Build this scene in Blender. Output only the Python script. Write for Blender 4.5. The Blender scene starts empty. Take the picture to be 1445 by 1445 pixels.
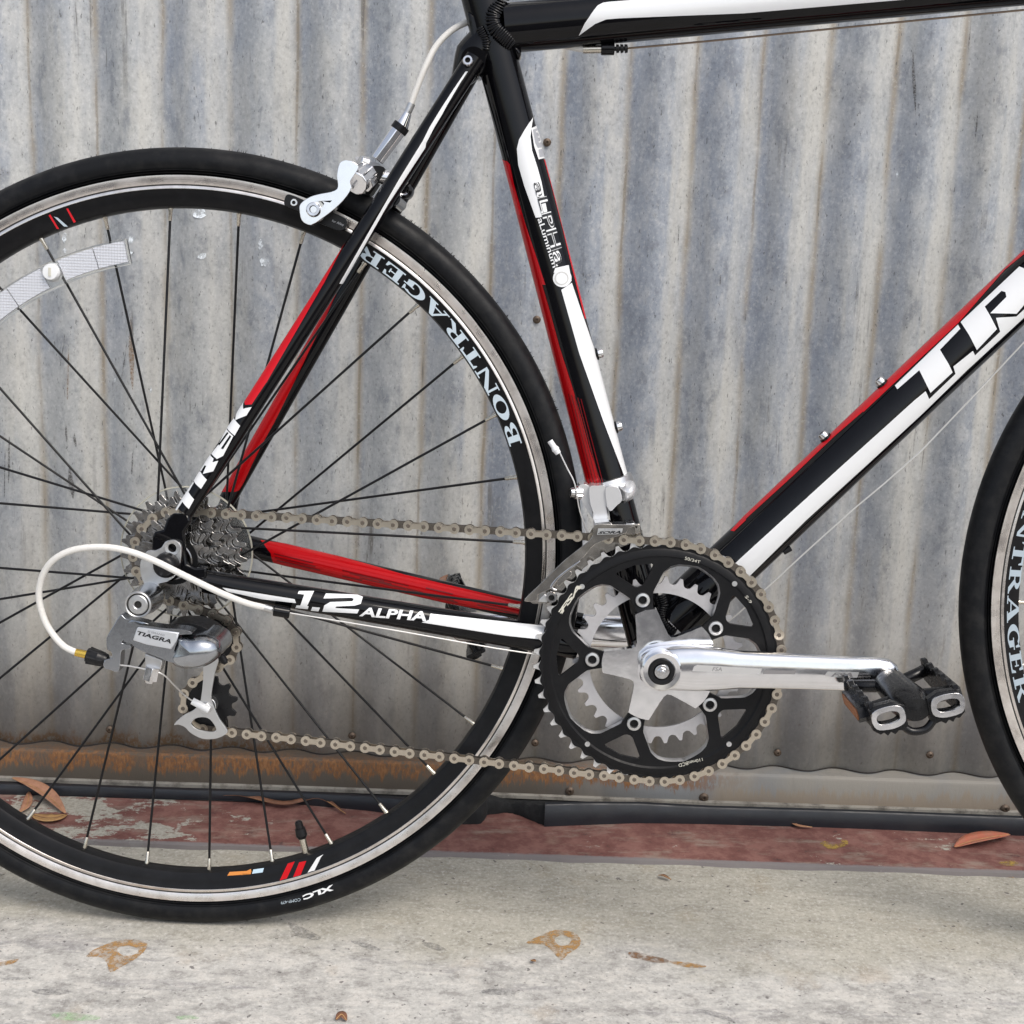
import bpy, bmesh, math, random
from mathutils import Vector, Matrix, Quaternion
from mathutils.geometry import tessellate_polygon
random.seed(7)
S = bpy.context.scene
COL = S.collection
PI = math.pi
rad = math.radians

# ------------------------------------------------------------------ camera, world, sun, exposure
CAM = (0.29033, -1.09599, 0.60718)
RX, RY, RZ = -0.200669, -0.0373909, 0.0140258
FPX, HALF = 1892.385, 722.5
LEAN = 0.0636987          # the bicycle leans a little towards the wall
PSI = 0.0211722           # the wall is not quite parallel to the bicycle
RCAM = Matrix.Rotation(RZ, 3, 'Z') @ Matrix.Rotation(RX, 3, 'X') @ Matrix.Rotation(RY, 3, 'Y')
cam_d = bpy.data.cameras.new('camera')
cam = bpy.data.objects.new('camera', cam_d)
COL.objects.link(cam)
S.camera = cam
right, fwd, up = RCAM.col[0], RCAM.col[1], RCAM.col[2]
M3 = Matrix((right, up, -fwd)).transposed()
cam.matrix_world = Matrix.Translation(CAM) @ M3.to_4x4()
cam_d.sensor_fit = 'HORIZONTAL'
cam_d.sensor_width = 36.0
cam_d.lens = 36.0 * FPX / 1445.0
cam_d.clip_start = 0.02
cam_d.clip_end = 500

SUN_EL, SUN_AZ = rad(52), rad(142)      # azimuth clockwise from +Y (north)
world = bpy.data.worlds.new('World')
S.world = world
world.use_nodes = True
nt = world.node_tree
bg = nt.nodes['Background']
sky = nt.nodes.new('ShaderNodeTexSky')
sky.sky_type = 'NISHITA'
sky.sun_disc = False
sky.sun_elevation = SUN_EL
sky.sun_rotation = SUN_AZ
sky.air_density = 1.0
sky.dust_density = 2.5
sky.ozone_density = 1.0
hs = nt.nodes.new('ShaderNodeHueSaturation')
hs.inputs['Saturation'].default_value = 0.5
nt.links.new(sky.outputs[0], hs.inputs['Color'])
nt.links.new(hs.outputs[0], bg.inputs['Color'])
bg.inputs['Strength'].default_value = 0.135
sd = bpy.data.lights.new('sun', 'SUN')
sd.energy = 1.25
sd.angle = rad(26)
sd.color = (1.0, 0.93, 0.84)
sun = bpy.data.objects.new('sun', sd)
COL.objects.link(sun)
sdir = Vector((math.sin(SUN_AZ) * math.cos(SUN_EL), math.cos(SUN_AZ) * math.cos(SUN_EL), math.sin(SUN_EL)))
sun.rotation_euler = sdir.to_track_quat('Z', 'Y').to_euler()
S.view_settings.view_transform = 'Standard'
S.view_settings.look = 'None'
S.view_settings.gamma = 1.0
S.view_settings.exposure = 0.5
S.render.engine = 'CYCLES'

# ------------------------------------------------------------------ measuring: photo pixel -> point on a real plane
CW = Vector(CAM)
TI = Matrix.Rotation(LEAN, 3, 'X')      # world -> bicycle frame
CB = TI @ CW
def ray(u, v):
    return (RCAM @ Vector(((u - HALF) / FPX, 1.0, -(v - HALF) / FPX)))
def rayb(u, v):
    return TI @ ray(u, v)
def P(u, v, y):                          # bicycle frame, plane y
    d = rayb(u, v)
    return CB + d * ((y - CB.y) / d.y)
def G(u, v, z=0.0):                      # world, horizontal plane z
    d = ray(u, v)
    return CW + d * ((z - CW.z) / d.z)
WD = Vector((math.cos(PSI), math.sin(PSI), 0)); WN = Vector((-math.sin(PSI), math.cos(PSI), 0))
def W(u, v, w):                          # wall frame (along, depth, up), plane w
    d = ray(u, v)
    p = CW + d * ((w - WN.dot(CW)) / WN.dot(d))
    return Vector((p.dot(WD), w, p.z))
def wall_to_world(p):
    return WD * p[0] + WN * p[1] + Vector((0, 0, p[2]))
def Z(ox, oy, s, pts):                   # coordinates read in an enlarged crop -> photo pixels
    return [(ox + x / s, oy + y / s) for x, y in pts]

# ------------------------------------------------------------------ materials
def mat(name, col=(.5, .5, .5), rough=.5, metal=0.0, coat=0.0, noise=0.0, nscale=300.0, bump=0.0, bscale=800.0,
        trans=0.0, ior=1.5, dirt=None, dirt_amt=0.0, dscale=60.0, aniso=None, spec=0.5, coat_rough=0.03):
    m = bpy.data.materials.new(name)
    m.use_nodes = True
    n = m.node_tree; b = n.nodes['Principled BSDF']
    b.inputs['Base Color'].default_value = (*col, 1)
    b.inputs['Roughness'].default_value = rough
    b.inputs['Metallic'].default_value = metal
    b.inputs['Coat Weight'].default_value = coat
    b.inputs['Coat Roughness'].default_value = coat_rough
    b.inputs['Transmission Weight'].default_value = trans
    b.inputs['IOR'].default_value = ior
    b.inputs['Specular IOR Level'].default_value = spec
    tc = n.nodes.new('ShaderNodeTexCoord')
    if noise:
        nz = n.nodes.new('ShaderNodeTexNoise'); nz.inputs['Scale'].default_value = nscale; nz.inputs['Detail'].default_value = 5
        n.links.new(tc.outputs['Object'], nz.inputs['Vector'])
        mr = n.nodes.new('ShaderNodeMapRange')
        mr.inputs['From Min'].default_value = .3; mr.inputs['From Max'].default_value = .7
        mr.inputs['To Min'].default_value = max(.02, rough - noise); mr.inputs['To Max'].default_value = min(1, rough + noise)
        n.links.new(nz.outputs[0], mr.inputs[0]); n.links.new(mr.outputs[0], b.inputs['Roughness'])
    if dirt:
        nz = n.nodes.new('ShaderNodeTexNoise'); nz.inputs['Scale'].default_value = dscale; nz.inputs['Detail'].default_value = 8
        nz.inputs['Roughness'].default_value = .7
        n.links.new(tc.outputs['Object'], nz.inputs['Vector'])
        mr = n.nodes.new('ShaderNodeMapRange'); mr.inputs['From Min'].default_value = .45; mr.inputs['From Max'].default_value = .7
        mr.inputs['To Max'].default_value = dirt_amt
        mx = n.nodes.new('ShaderNodeMix'); mx.data_type = 'RGBA'
        mx.inputs['A'].default_value = (*col, 1); mx.inputs['B'].default_value = (*dirt, 1)
        n.links.new(nz.outputs[0], mr.inputs[0]); n.links.new(mr.outputs[0], mx.inputs['Factor']); n.links.new(mx.outputs['Result'], b.inputs['Base Color'])
    if bump:
        nz = n.nodes.new('ShaderNodeTexNoise'); nz.inputs['Scale'].default_value = bscale; nz.inputs['Detail'].default_value = 4
        mp = n.nodes.new('ShaderNodeMapping')
        if aniso: mp.inputs['Scale'].default_value = aniso
        n.links.new(tc.outputs['Object'], mp.inputs[0]); n.links.new(mp.outputs[0], nz.inputs['Vector'])
        bp = n.nodes.new('ShaderNodeBump'); bp.inputs['Strength'].default_value = bump; bp.inputs['Distance'].default_value = .0005
        n.links.new(nz.outputs[0], bp.inputs['Height']); n.links.new(bp.outputs[0], b.inputs['Normal'])
    return m
black_paint = mat('black_gloss_paint', (.0025, .0025, .0035), .03, spec=.30, dirt=(.012, .012, .014), dirt_amt=.2)
red_paint = mat('red_gloss_paint', (.58, .003, .010), .14, spec=.35)
red_candy = mat('red_candy_paint', (.50, .003, .006), .16, metal=.2, spec=.35)
dark_red = mat('dark_red_paint', (.17, .002, .004), .2)
white_paint = mat('white_gloss_paint', (.80, .81, .82), .22, coat=.6, noise=.05)
polished = mat('polished_aluminium', (.90, .90, .92), .14, 1, noise=.06, nscale=90, bump=.5, bscale=22, dirt=(.75, .73, .72), dirt_amt=.3)
chrome = mat('bright_steel', (.80, .80, .81), .16, 1, noise=.06, nscale=200, dirt=(.35, .30, .25), dirt_amt=.5, dscale=150)
satin = mat('satin_aluminium', (.66, .66, .66), .38, 1, noise=.08, bump=.1)
grey_alu = mat('grey_painted_aluminium', (.46, .48, .51), .2, 1, noise=.05, dirt=(.25, .25, .26), dirt_amt=.3, dscale=25)
dull_alu = mat('dull_aluminium', (.60, .60, .62), .5, .6, noise=.1, dirt=(.3, .28, .25), dirt_amt=.4)
anod = mat('black_anodised', (.007, .007, .008), .42, 0, noise=.08, nscale=400, bump=.06, dirt=(.02, .02, .02), dirt_amt=.3, spec=.2)
rim_black = mat('rim_black', (.006, .006, .007), .36, noise=.08, nscale=100, dirt=(.018, .018, .02), dirt_amt=.4, spec=.22)
track_m = mat('machined_brake_track', (.86, .81, .77), .30, 1, noise=.1, nscale=60, dirt=(.32, .27, .23), dirt_amt=.45, dscale=40)
groove_m = mat('dark_groove', (.02, .018, .016), .6)
black_plastic = mat('black_plastic', (.008, .008, .009), .36, noise=.1, nscale=500, bump=.05, bscale=900, spec=.3)
spoke_m = mat('black_spoke', (.007, .007, .008), .35, 0, noise=.08, spec=.3)
nipple_m = mat('brass_nipple', (.62, .58, .50), .28, 1, noise=.1)
gold = mat('gold_ferrule', (.75, .50, .10), .25, 1)
rubber = mat('tyre_rubber', (.006, .0065, .008), .48, noise=.12, nscale=60, bump=.25, bscale=500, dirt=(.035, .034, .032), dirt_amt=.4, dscale=70, spec=.2)
chain_m = mat('bronze_chain_plate', (.66, .59, .49), .30, 1, noise=.06, nscale=200, dirt=(.30, .24, .18), dirt_amt=.3, dscale=40)
inner_link_m = mat('dark_chain_plate', (.16, .14, .12), .42, .9, noise=.1, nscale=500, dirt=(.05, .04, .03), dirt_amt=.6, dscale=250)
pin_m = mat('chain_pin', (.20, .17, .14), .4, .8)
spr_m = mat('sprocket_steel', (.46, .45, .44), .20, 1, noise=.06, nscale=200, dirt=(.14, .11, .08), dirt_amt=.6, dscale=45)
tooth_m = mat('bright_tooth_alloy', (.68, .68, .68), .36, .6, noise=.1, dirt=(.3, .28, .26), dirt_amt=.7, dscale=120)
inner_ring_m = mat('grey_inner_ring', (.55, .54, .55), .45, .55, noise=.1, nscale=100, dirt=(.35, .33, .32), dirt_amt=.4)
housing_m = mat('white_cable_housing', (.78, .76, .72), .3, noise=.1)
cable_m = mat('bare_steel_cable', (.75, .74, .72), .35, .6)
brown_cable_m = mat('aged_steel_cable', (.32, .24, .18), .4, .8)
clear_m = mat('clear_plastic', (.93, .94, .93), .08, trans=.96, ior=1.25)
letter_grey = mat('pale_grey_lettering', (.46, .54, .60), .35)
letter_black = mat('black_lettering', (.01, .01, .012), .3)
letter_white = mat('white_lettering', (.82, .83, .84), .3)
letter_fsa = mat('cream_lettering', (.62, .60, .52), .4)
letter_dim = mat('faint_lettering', (.10, .10, .10), .5)
orange_m = mat('orange_sticker', (.75, .28, .06), .4)
blue_m = mat('blue_sticker', (.55, .72, .85), .4)
amber = mat('amber_reflector', (.42, .15, .05), .25, bump=.6, bscale=1200)
blue_letter = mat('blue_lettering', (.10, .34, .75), .3)

# clear wheel reflector with its prism pattern
def reflector_mat():
    m = mat('prismatic_reflector', (.86, .87, .92), .12, 0)
    n = m.node_tree; b = n.nodes['Principled BSDF']
    tc = n.nodes.new('ShaderNodeTexCoord')
    vo = n.nodes.new('ShaderNodeTexVoronoi'); vo.inputs['Scale'].default_value = 420; vo.inputs['Randomness'].default_value = 0.0
    n.links.new(tc.outputs['Object'], vo.inputs['Vector'])
    bp = n.nodes.new('ShaderNodeBump'); bp.inputs['Strength'].default_value = .7; bp.inputs['Distance'].default_value = .0010
    n.links.new(vo.outputs['Distance'], bp.inputs['Height']); n.links.new(bp.outputs[0], b.inputs['Normal'])
    b.inputs['Transmission Weight'].default_value = .35; b.inputs['IOR'].default_value = 1.45
    b.inputs['Metallic'].default_value = .15
    return m
reflector_m = reflector_mat()

# ------------------------------------------------------------------ helpers
def link(name, me, m=None, parent=None):
    o = bpy.data.objects.new(name, me)
    COL.objects.link(o)
    if m is not None and me is not None:
        ms = m if isinstance(m, (list, tuple)) else [m]
        if len(me.materials) == 0:
            for k in ms: me.materials.append(k)
    if parent is not None: o.parent = parent
    return o
def to_mesh(name, bm, smooth=None):
    me = bpy.data.meshes.new(name)
    bm.to_mesh(me); bm.free()
    if smooth is not None:
        me.shade_smooth()
        if smooth < 180:
            bm2 = bmesh.new(); bm2.from_mesh(me)
            for e in bm2.edges:
                if len(e.link_faces) == 2:
                    e.smooth = e.calc_face_angle(0) < rad(smooth)
            bm2.to_mesh(me); bm2.free()
    return me
def bevel(o, w=.0006, seg=2, ang=35):
    md = o.modifiers.new('bevel', 'BEVEL'); md.width = w; md.segments = seg; md.limit_method = 'ANGLE'; md.angle_limit = rad(ang)
    md.harden_normals = False
    return o
def add_cyl(bm, a, b, r0, r1=None, n=24, cap=True, mi=0):
    a, b = Vector(a), Vector(b); r1 = r0 if r1 is None else r1
    d = (b - a).normalized(); x = d.orthogonal().normalized(); y = d.cross(x)
    A = [bm.verts.new(a + (x * math.cos(t) + y * math.sin(t)) * r0) for t in [2 * PI * k / n for k in range(n)]]
    B = [bm.verts.new(b + (x * math.cos(t) + y * math.sin(t)) * r1) for t in [2 * PI * k / n for k in range(n)]]
    fs = [bm.faces.new((A[k], A[(k + 1) % n], B[(k + 1) % n], B[k])) for k in range(n)]
    if cap: fs += [bm.faces.new(A[::-1]), bm.faces.new(B)]
    for f in fs: f.material_index = mi
    return fs
def cyl(name, a, b, r0, r1=None, m=None, parent=None, n=32, smooth=40, bev=0):
    bm = bmesh.new(); add_cyl(bm, a, b, r0, r1, n)
    o = link(name, to_mesh(name, bm, smooth), m, parent)
    if bev: bevel(o, bev)
    return o
def add_lathe(bm, prof, c, n=48, axis='Y', closed=False, mi=0):   # prof: (r, h) along the axis
    c = Vector(c); rings = []
    for r, h in prof:
        ring = []
        for k in range(n):
            t = 2 * PI * k / n
            if axis == 'Y': v = Vector((r * math.cos(t), h, r * math.sin(t)))
            elif axis == 'Z': v = Vector((r * math.cos(t), r * math.sin(t), h))
            ring.append(bm.verts.new(c + v))
        rings.append(ring)
    m = len(rings); rg = range(m if closed else m - 1)
    for i in rg:
        A, B = rings[i], rings[(i + 1) % m]
        for k in range(n):
            f = bm.faces.new((A[k], A[(k + 1) % n], B[(k + 1) % n], B[k])); f.material_index = mi
    return rings
def lathe(name, prof, c, m, parent, n=48, closed=False, smooth=35):
    bm = bmesh.new(); add_lathe(bm, prof, c, n, closed=closed)
    bmesh.ops.recalc_face_normals(bm, faces=bm.faces)
    return link(name, to_mesh(name, bm, smooth), m, parent)
def add_path(bm, pts, r, n=12, cap=True, mi=0, radii=None):
    pts = [Vector(p) for p in pts]; rings = []
    t0 = (pts[1] - pts[0]).normalized(); x = t0.orthogonal().normalized()
    for i, p in enumerate(pts):
        t = (pts[min(i + 1, len(pts) - 1)] - pts[max(i - 1, 0)]).normalized()
        x = (x - t * x.dot(t)).normalized(); y = t.cross(x)
        rr = radii[i] if radii else r
        rings.append([bm.verts.new(p + (x * math.cos(2 * PI * k / n) + y * math.sin(2 * PI * k / n)) * rr) for k in range(n)])
    for A, B in zip(rings, rings[1:]):
        for k in range(n):
            f = bm.faces.new((A[k], A[(k + 1) % n], B[(k + 1) % n], B[k])); f.material_index = mi
    if cap: bm.faces.new(rings[0][::-1]); bm.faces.new(rings[-1])
def catmull(pts, sub=10):
    pts = [Vector(p) for p in pts]; out = []
    q = [pts[0] * 2 - pts[1]] + pts + [pts[-1] * 2 - pts[-2]]
    for i in range(1, len(q) - 2):
        a, b, c, d = q[i - 1:i + 3]
        for k in range(sub):
            t = k / sub
            out.append(.5 * ((2 * b) + (c - a) * t + (2 * a - 5 * b + 4 * c - d) * t * t + (3 * b - a - 3 * c + d) * t ** 3))
    out.append(pts[-1]); return out
def path(name, pts, r, m, parent, n=12, sub=10, radii=None):
    bm = bmesh.new(); add_path(bm, catmull(pts, sub) if sub else pts, r, n, radii=radii)
    return link(name, to_mesh(name, bm, 50), m, parent)
def add_plate(bm, loops, y0, y1, mi=0, frame=None):
    """extrude planar loops given in (x, z) between y0 and y1; first loop outer, the others holes"""
    L3 = [[Vector((p[0], p[1], 0)) for p in lp] for lp in loops]
    tris = tessellate_polygon(L3)
    flat = [p for lp in L3 for p in lp]
    f3 = frame or (lambda x, y, z: Vector((x, y, z)))
    A = [bm.verts.new(f3(p.x, y0, p.y)) for p in flat]; B = [bm.verts.new(f3(p.x, y1, p.y)) for p in flat]
    fs = []
    for t in tris:
        try:
            fs.append(bm.faces.new([A[i] for i in t])); fs.append(bm.faces.new([B[i] for i in reversed(t)]))
        except ValueError: pass
    k = 0
    for lp in L3:
        n = len(lp)
        for i in range(n):
            fs.append(bm.faces.new((A[k + i], A[k + (i + 1) % n], B[k + (i + 1) % n], B[k + i])))
        k += n
    for f in fs: f.material_index = mi
    return fs
def plate(name, loops, y0, y1, m, parent, bev=0, smooth=35, frame=None):
    bm = bmesh.new(); add_plate(bm, loops, y0, y1, frame=frame)
    bmesh.ops.recalc_face_normals(bm, faces=bm.faces)
    o = link(name, to_mesh(name, bm, smooth), m, parent)
    if bev: bevel(o, bev)
    return o
def smooth_loop(pts, sub=4):
    n = len(pts); out = []
    for i in range(n):
        a, b, c, d = [Vector(pts[(i + j) % n]) for j in (-1, 0, 1, 2)]
        for k in range(sub):
            t = k / sub
            out.append(tuple(.5 * ((2 * b) + (c - a) * t + (2 * a - 5 * b + 4 * c - d) * t * t + (3 * b - a - 3 * c + d) * t ** 3)))
    return out
def xz(pts, y):                          # photo pixels -> (x, z) on bicycle plane y
    return [(p.x, p.z) for p in (P(u, v, y) for u, v in pts)]
def circle2(cx, cz, r, n=24):
    return [(cx + r * math.cos(2 * PI * k / n), cz + r * math.sin(2 * PI * k / n)) for k in range(n)]
def dome(name, pts, y0, y1, m, parent, steps=6, p=2.2):
    """rounded solid: outline (x, z) at y0 swelling towards y1"""
    cx = sum(q[0] for q in pts) / len(pts); cz = sum(q[1] for q in pts) / len(pts)
    bm = bmesh.new(); rings = []
    for i in range(steps + 1):
        t = i / steps; s = (1 - t ** p) ** (1 / p) if t < 1 else 0.0
        if i == steps: rings.append([bm.verts.new((cx, y1, cz))]); break
        rings.append([bm.verts.new((cx + (x - cx) * s, y0 + (y1 - y0) * t, cz + (z - cz) * s)) for x, z in pts])
    n = len(pts)
    for A, B in zip(rings, rings[1:]):
        for k in range(n):
            if len(B) == 1: bm.faces.new((A[k], A[(k + 1) % n], B[0]))
            else: bm.faces.new((A[k], A[(k + 1) % n], B[(k + 1) % n], B[k]))
    bm.faces.new(rings[0][::-1])
    bmesh.ops.recalc_face_normals(bm, faces=bm.faces)
    return link(name, to_mesh(name, bm, 60), m, parent)

# surfaces for decals -------------------------------------------------
class Tube:
    def __init__(s, a, b, ra, rb): s.a, s.b, s.ra, s.rb = Vector(a), Vector(b), ra, rb
    def hit(s, u, v, lift):
        d = rayb(u, v).normalized(); o = CB; ax = (s.b - s.a); Ln = ax.length; ax = ax / Ln
        r = .5 * (s.ra + s.rb)
        for _ in range(4):
            dp = d - ax * d.dot(ax); w = o - s.a; wp = w - ax * w.dot(ax)
            A = dp.dot(dp); B = dp.dot(wp); C = wp.dot(wp) - (r + lift) ** 2
            D = B * B - A * C
            t = (-B - math.sqrt(D)) / A if D > 0 else -B / A
            p = o + d * t; k = (p - s.a).dot(ax)
            r = s.ra + (s.rb - s.ra) * max(-.2, min(1.2, k / Ln))
        c = s.a + ax * k; nrm = (p - c).normalized()
        return c + nrm * (r + lift), nrm
    def st(s, u, v):
        p, n = s.hit(u, v, 0); ax = (s.b - s.a).normalized()
        x0 = (Vector((0, -1, 0)) - ax * -ax.y).normalized(); y0 = ax.cross(x0)
        return (p - s.a).dot(ax), math.atan2(n.dot(y0), n.dot(x0))
    def at(s, k, th, lift):
        ax = (s.b - s.a); L = ax.length; ax = ax / L
        x0 = (Vector((0, -1, 0)) - ax * -ax.y).normalized(); y0 = ax.cross(x0)
        n = x0 * math.cos(th) + y0 * math.sin(th); r = s.ra + (s.rb - s.ra) * k / L + lift
        return s.a + ax * k + n * r, n
class Flat:
    def __init__(s, y): s.y = y
    def hit(s, u, v, lift): return P(u, v, s.y - lift), Vector((0, -1, 0))
def decal_mesh(name, verts2, tris, surf, lift, m, parent, step=7, mapf=None):
    bm = bmesh.new()
    if isinstance(surf, Tube) and not mapf:
        verts2 = [surf.st(x, y) for x, y in verts2]
        step = (None, rad(4)); mapf = surf.at
    elif step: step = (step, step)
    vs = [bm.verts.new((x, y, 0)) for x, y in verts2]
    for t in tris:
        try: bm.faces.new([vs[i] for i in t])
        except ValueError: pass
    if step:
        xs = [v.co.x for v in bm.verts]; ys = [v.co.y for v in bm.verts]
        for ax, lo, hi in ((0, min(xs), max(xs)), (1, min(ys), max(ys))):
            if not step[ax]: continue
            k = lo + step[ax]
            while k < hi:
                co = Vector((k, 0, 0)) if ax == 0 else Vector((0, k, 0)); no = Vector((1, 0, 0)) if ax == 0 else Vector((0, 1, 0))
                bmesh.ops.bisect_plane(bm, geom=bm.verts[:] + bm.edges[:] + bm.faces[:], plane_co=co, plane_no=no)
                k += step[ax]
    bmesh.ops.triangulate(bm, faces=bm.faces)
    nr = []
    bm.verts.ensure_lookup_table()
    for v in bm.verts:
        p, n = (mapf or surf.hit)(v.co.x, v.co.y, lift)
        v.co = p; nr.append(n)
    for f in bm.faces:
        f.normal_update()
        if f.normal.dot(nr[f.verts[0].index]) < 0: f.normal_flip()
        f.smooth = True
    me = bpy.data.meshes.new(name); bm.to_mesh(me); bm.free()
    me.normals_split_custom_set_from_vertices(nr)
    return link(name, me, m, parent)
def densify(l, d=9):
    o = []
    for i, a in enumerate(l):
        b = l[(i + 1) % len(l)]; n = max(1, int(math.hypot(b[0] - a[0], b[1] - a[1]) / d))
        o += [(a[0] + (b[0] - a[0]) * k / n, a[1] + (b[1] - a[1]) * k / n) for k in range(n)]
    return o
def decal(name, polys, surf, m, parent, lift=.00025, step=7, mapf=None):
    """polys: list of outlines in photo pixels; an outline may be a list [outer, hole, ...]"""
    V, T = [], []
    for pl in polys:
        loops = pl if isinstance(pl[0][0], (tuple, list)) else [pl]
        if isinstance(surf, Tube): loops = [densify(l) for l in loops]
        L3 = [[Vector((x, y, 0)) for x, y in lp] for lp in loops]
        L4 = [[Vector((*surf.st(x, y), 0)) for x, y in lp] for lp in loops] if isinstance(surf, Tube) else L3
        L4 = [[Vector((p.x * 20, p.y, 0)) for p in lp] for lp in L4] if isinstance(surf, Tube) else L4
        k = len(V)
        for t in tessellate_polygon(L4): T.append([k + i for i in t])
        V += [(p.x, p.y) for lp in L3 for p in lp]
    return decal_mesh(name, V, T, surf, lift, m, parent, step, mapf)
_txt = {}
def text2(s, bold=0.0, shear=0.0, spacing=1.0):
    key = (s, bold, shear, spacing)
    if key not in _txt:
        c = bpy.data.curves.new('t', 'FONT'); c.body = s; c.offset = bold; c.shear = shear; c.space_character = spacing; c.resolution_u = 3
        o = bpy.data.objects.new('t', c); COL.objects.link(o)
        dg = bpy.context.evaluated_depsgraph_get()
        me = bpy.data.meshes.new_from_object(o.evaluated_get(dg))
        V = [(v.co.x, v.co.y) for v in me.vertices]; T = [list(p.vertices) for p in me.polygons]
        COL.objects.unlink(o); bpy.data.objects.remove(o); bpy.data.meshes.remove(me)
        x0 = min(v[0] for v in V); x1 = max(v[0] for v in V); y0 = min(v[1] for v in V); y1 = max(v[1] for v in V)
        _txt[key] = ([((x - x0) / (x1 - x0), (y - y0) / (y1 - y0)) for x, y in V], T)
    return _txt[key]
def text_decal(name, s, quad, surf, m, parent, bold=0.0, shear=0.0, lift=.0005, step=7, spacing=1.0, mapf=None):
    """quad: photo pixels of the word's bottom-left, bottom-right, top-right, top-left corners"""
    V, T = text2(s, bold, shear, spacing)
    bl, br, tr, tl = [Vector(q) for q in quad]
    V2 = []
    for x, y in V:
        q = (bl * (1 - x) + br * x) * (1 - y) + (tl * (1 - x) + tr * x) * y
        V2.append((q.x, q.y))
    return decal_mesh(name, V2, T, surf, lift, m, parent, step, mapf)

# ------------------------------------------------------------------ setting: procedural materials
def N(n, t, **kw):
    x = n.nodes.new(t)
    for k, v in kw.items():
        if k in x.inputs: x.inputs[k].default_value = v
        else: setattr(x, k, v)
    return x
def mixc(n, a, b, fac, typ='MIX'):
    x = n.nodes.new('ShaderNodeMix'); x.data_type = 'RGBA'; x.blend_type = typ
    for sock, val in (('A', a), ('B', b), ('Factor', fac)):
        if isinstance(val, (tuple, list)): x.inputs[sock].default_value = (*val, 1)
        elif isinstance(val, (int, float)): x.inputs[sock].default_value = val
        else: n.links.new(val, x.inputs[sock])
    return x.outputs['Result']
def math_(n, op, a, b=0.0, clamp=False):
    x = n.nodes.new('ShaderNodeMath'); x.operation = op; x.use_clamp = clamp
    for i, val in enumerate((a, b)):
        if isinstance(val, (int, float)): x.inputs[i].default_value = val
        else: n.links.new(val, x.inputs[i])
    return x.outputs[0]
def rng(n, v, a, b, c=0.0, d=1.0):
    x = n.nodes.new('ShaderNodeMapRange'); n.links.new(v, x.inputs[0]); x.interpolation_type = 'SMOOTHSTEP'
    x.inputs['From Min'].default_value = a; x.inputs['From Max'].default_value = b; x.inputs['To Min'].default_value = c; x.inputs['To Max'].default_value = d
    return x.outputs[0]
def noise_(n, vec, scale, stretch=(1, 1, 1), detail=6, rough=.6, loc=(0, 0, 0)):
    mp = n.nodes.new('ShaderNodeMapping'); mp.inputs['Scale'].default_value = stretch; mp.inputs['Location'].default_value = loc
    n.links.new(vec, mp.inputs[0])
    z = n.nodes.new('ShaderNodeTexNoise'); z.inputs['Scale'].default_value = scale; z.inputs['Detail'].default_value = detail; z.inputs['Roughness'].default_value = rough
    n.links.new(mp.outputs[0], z.inputs['Vector'])
    return z.outputs[0]
PITCH, S0 = .06638, -.2193
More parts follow.
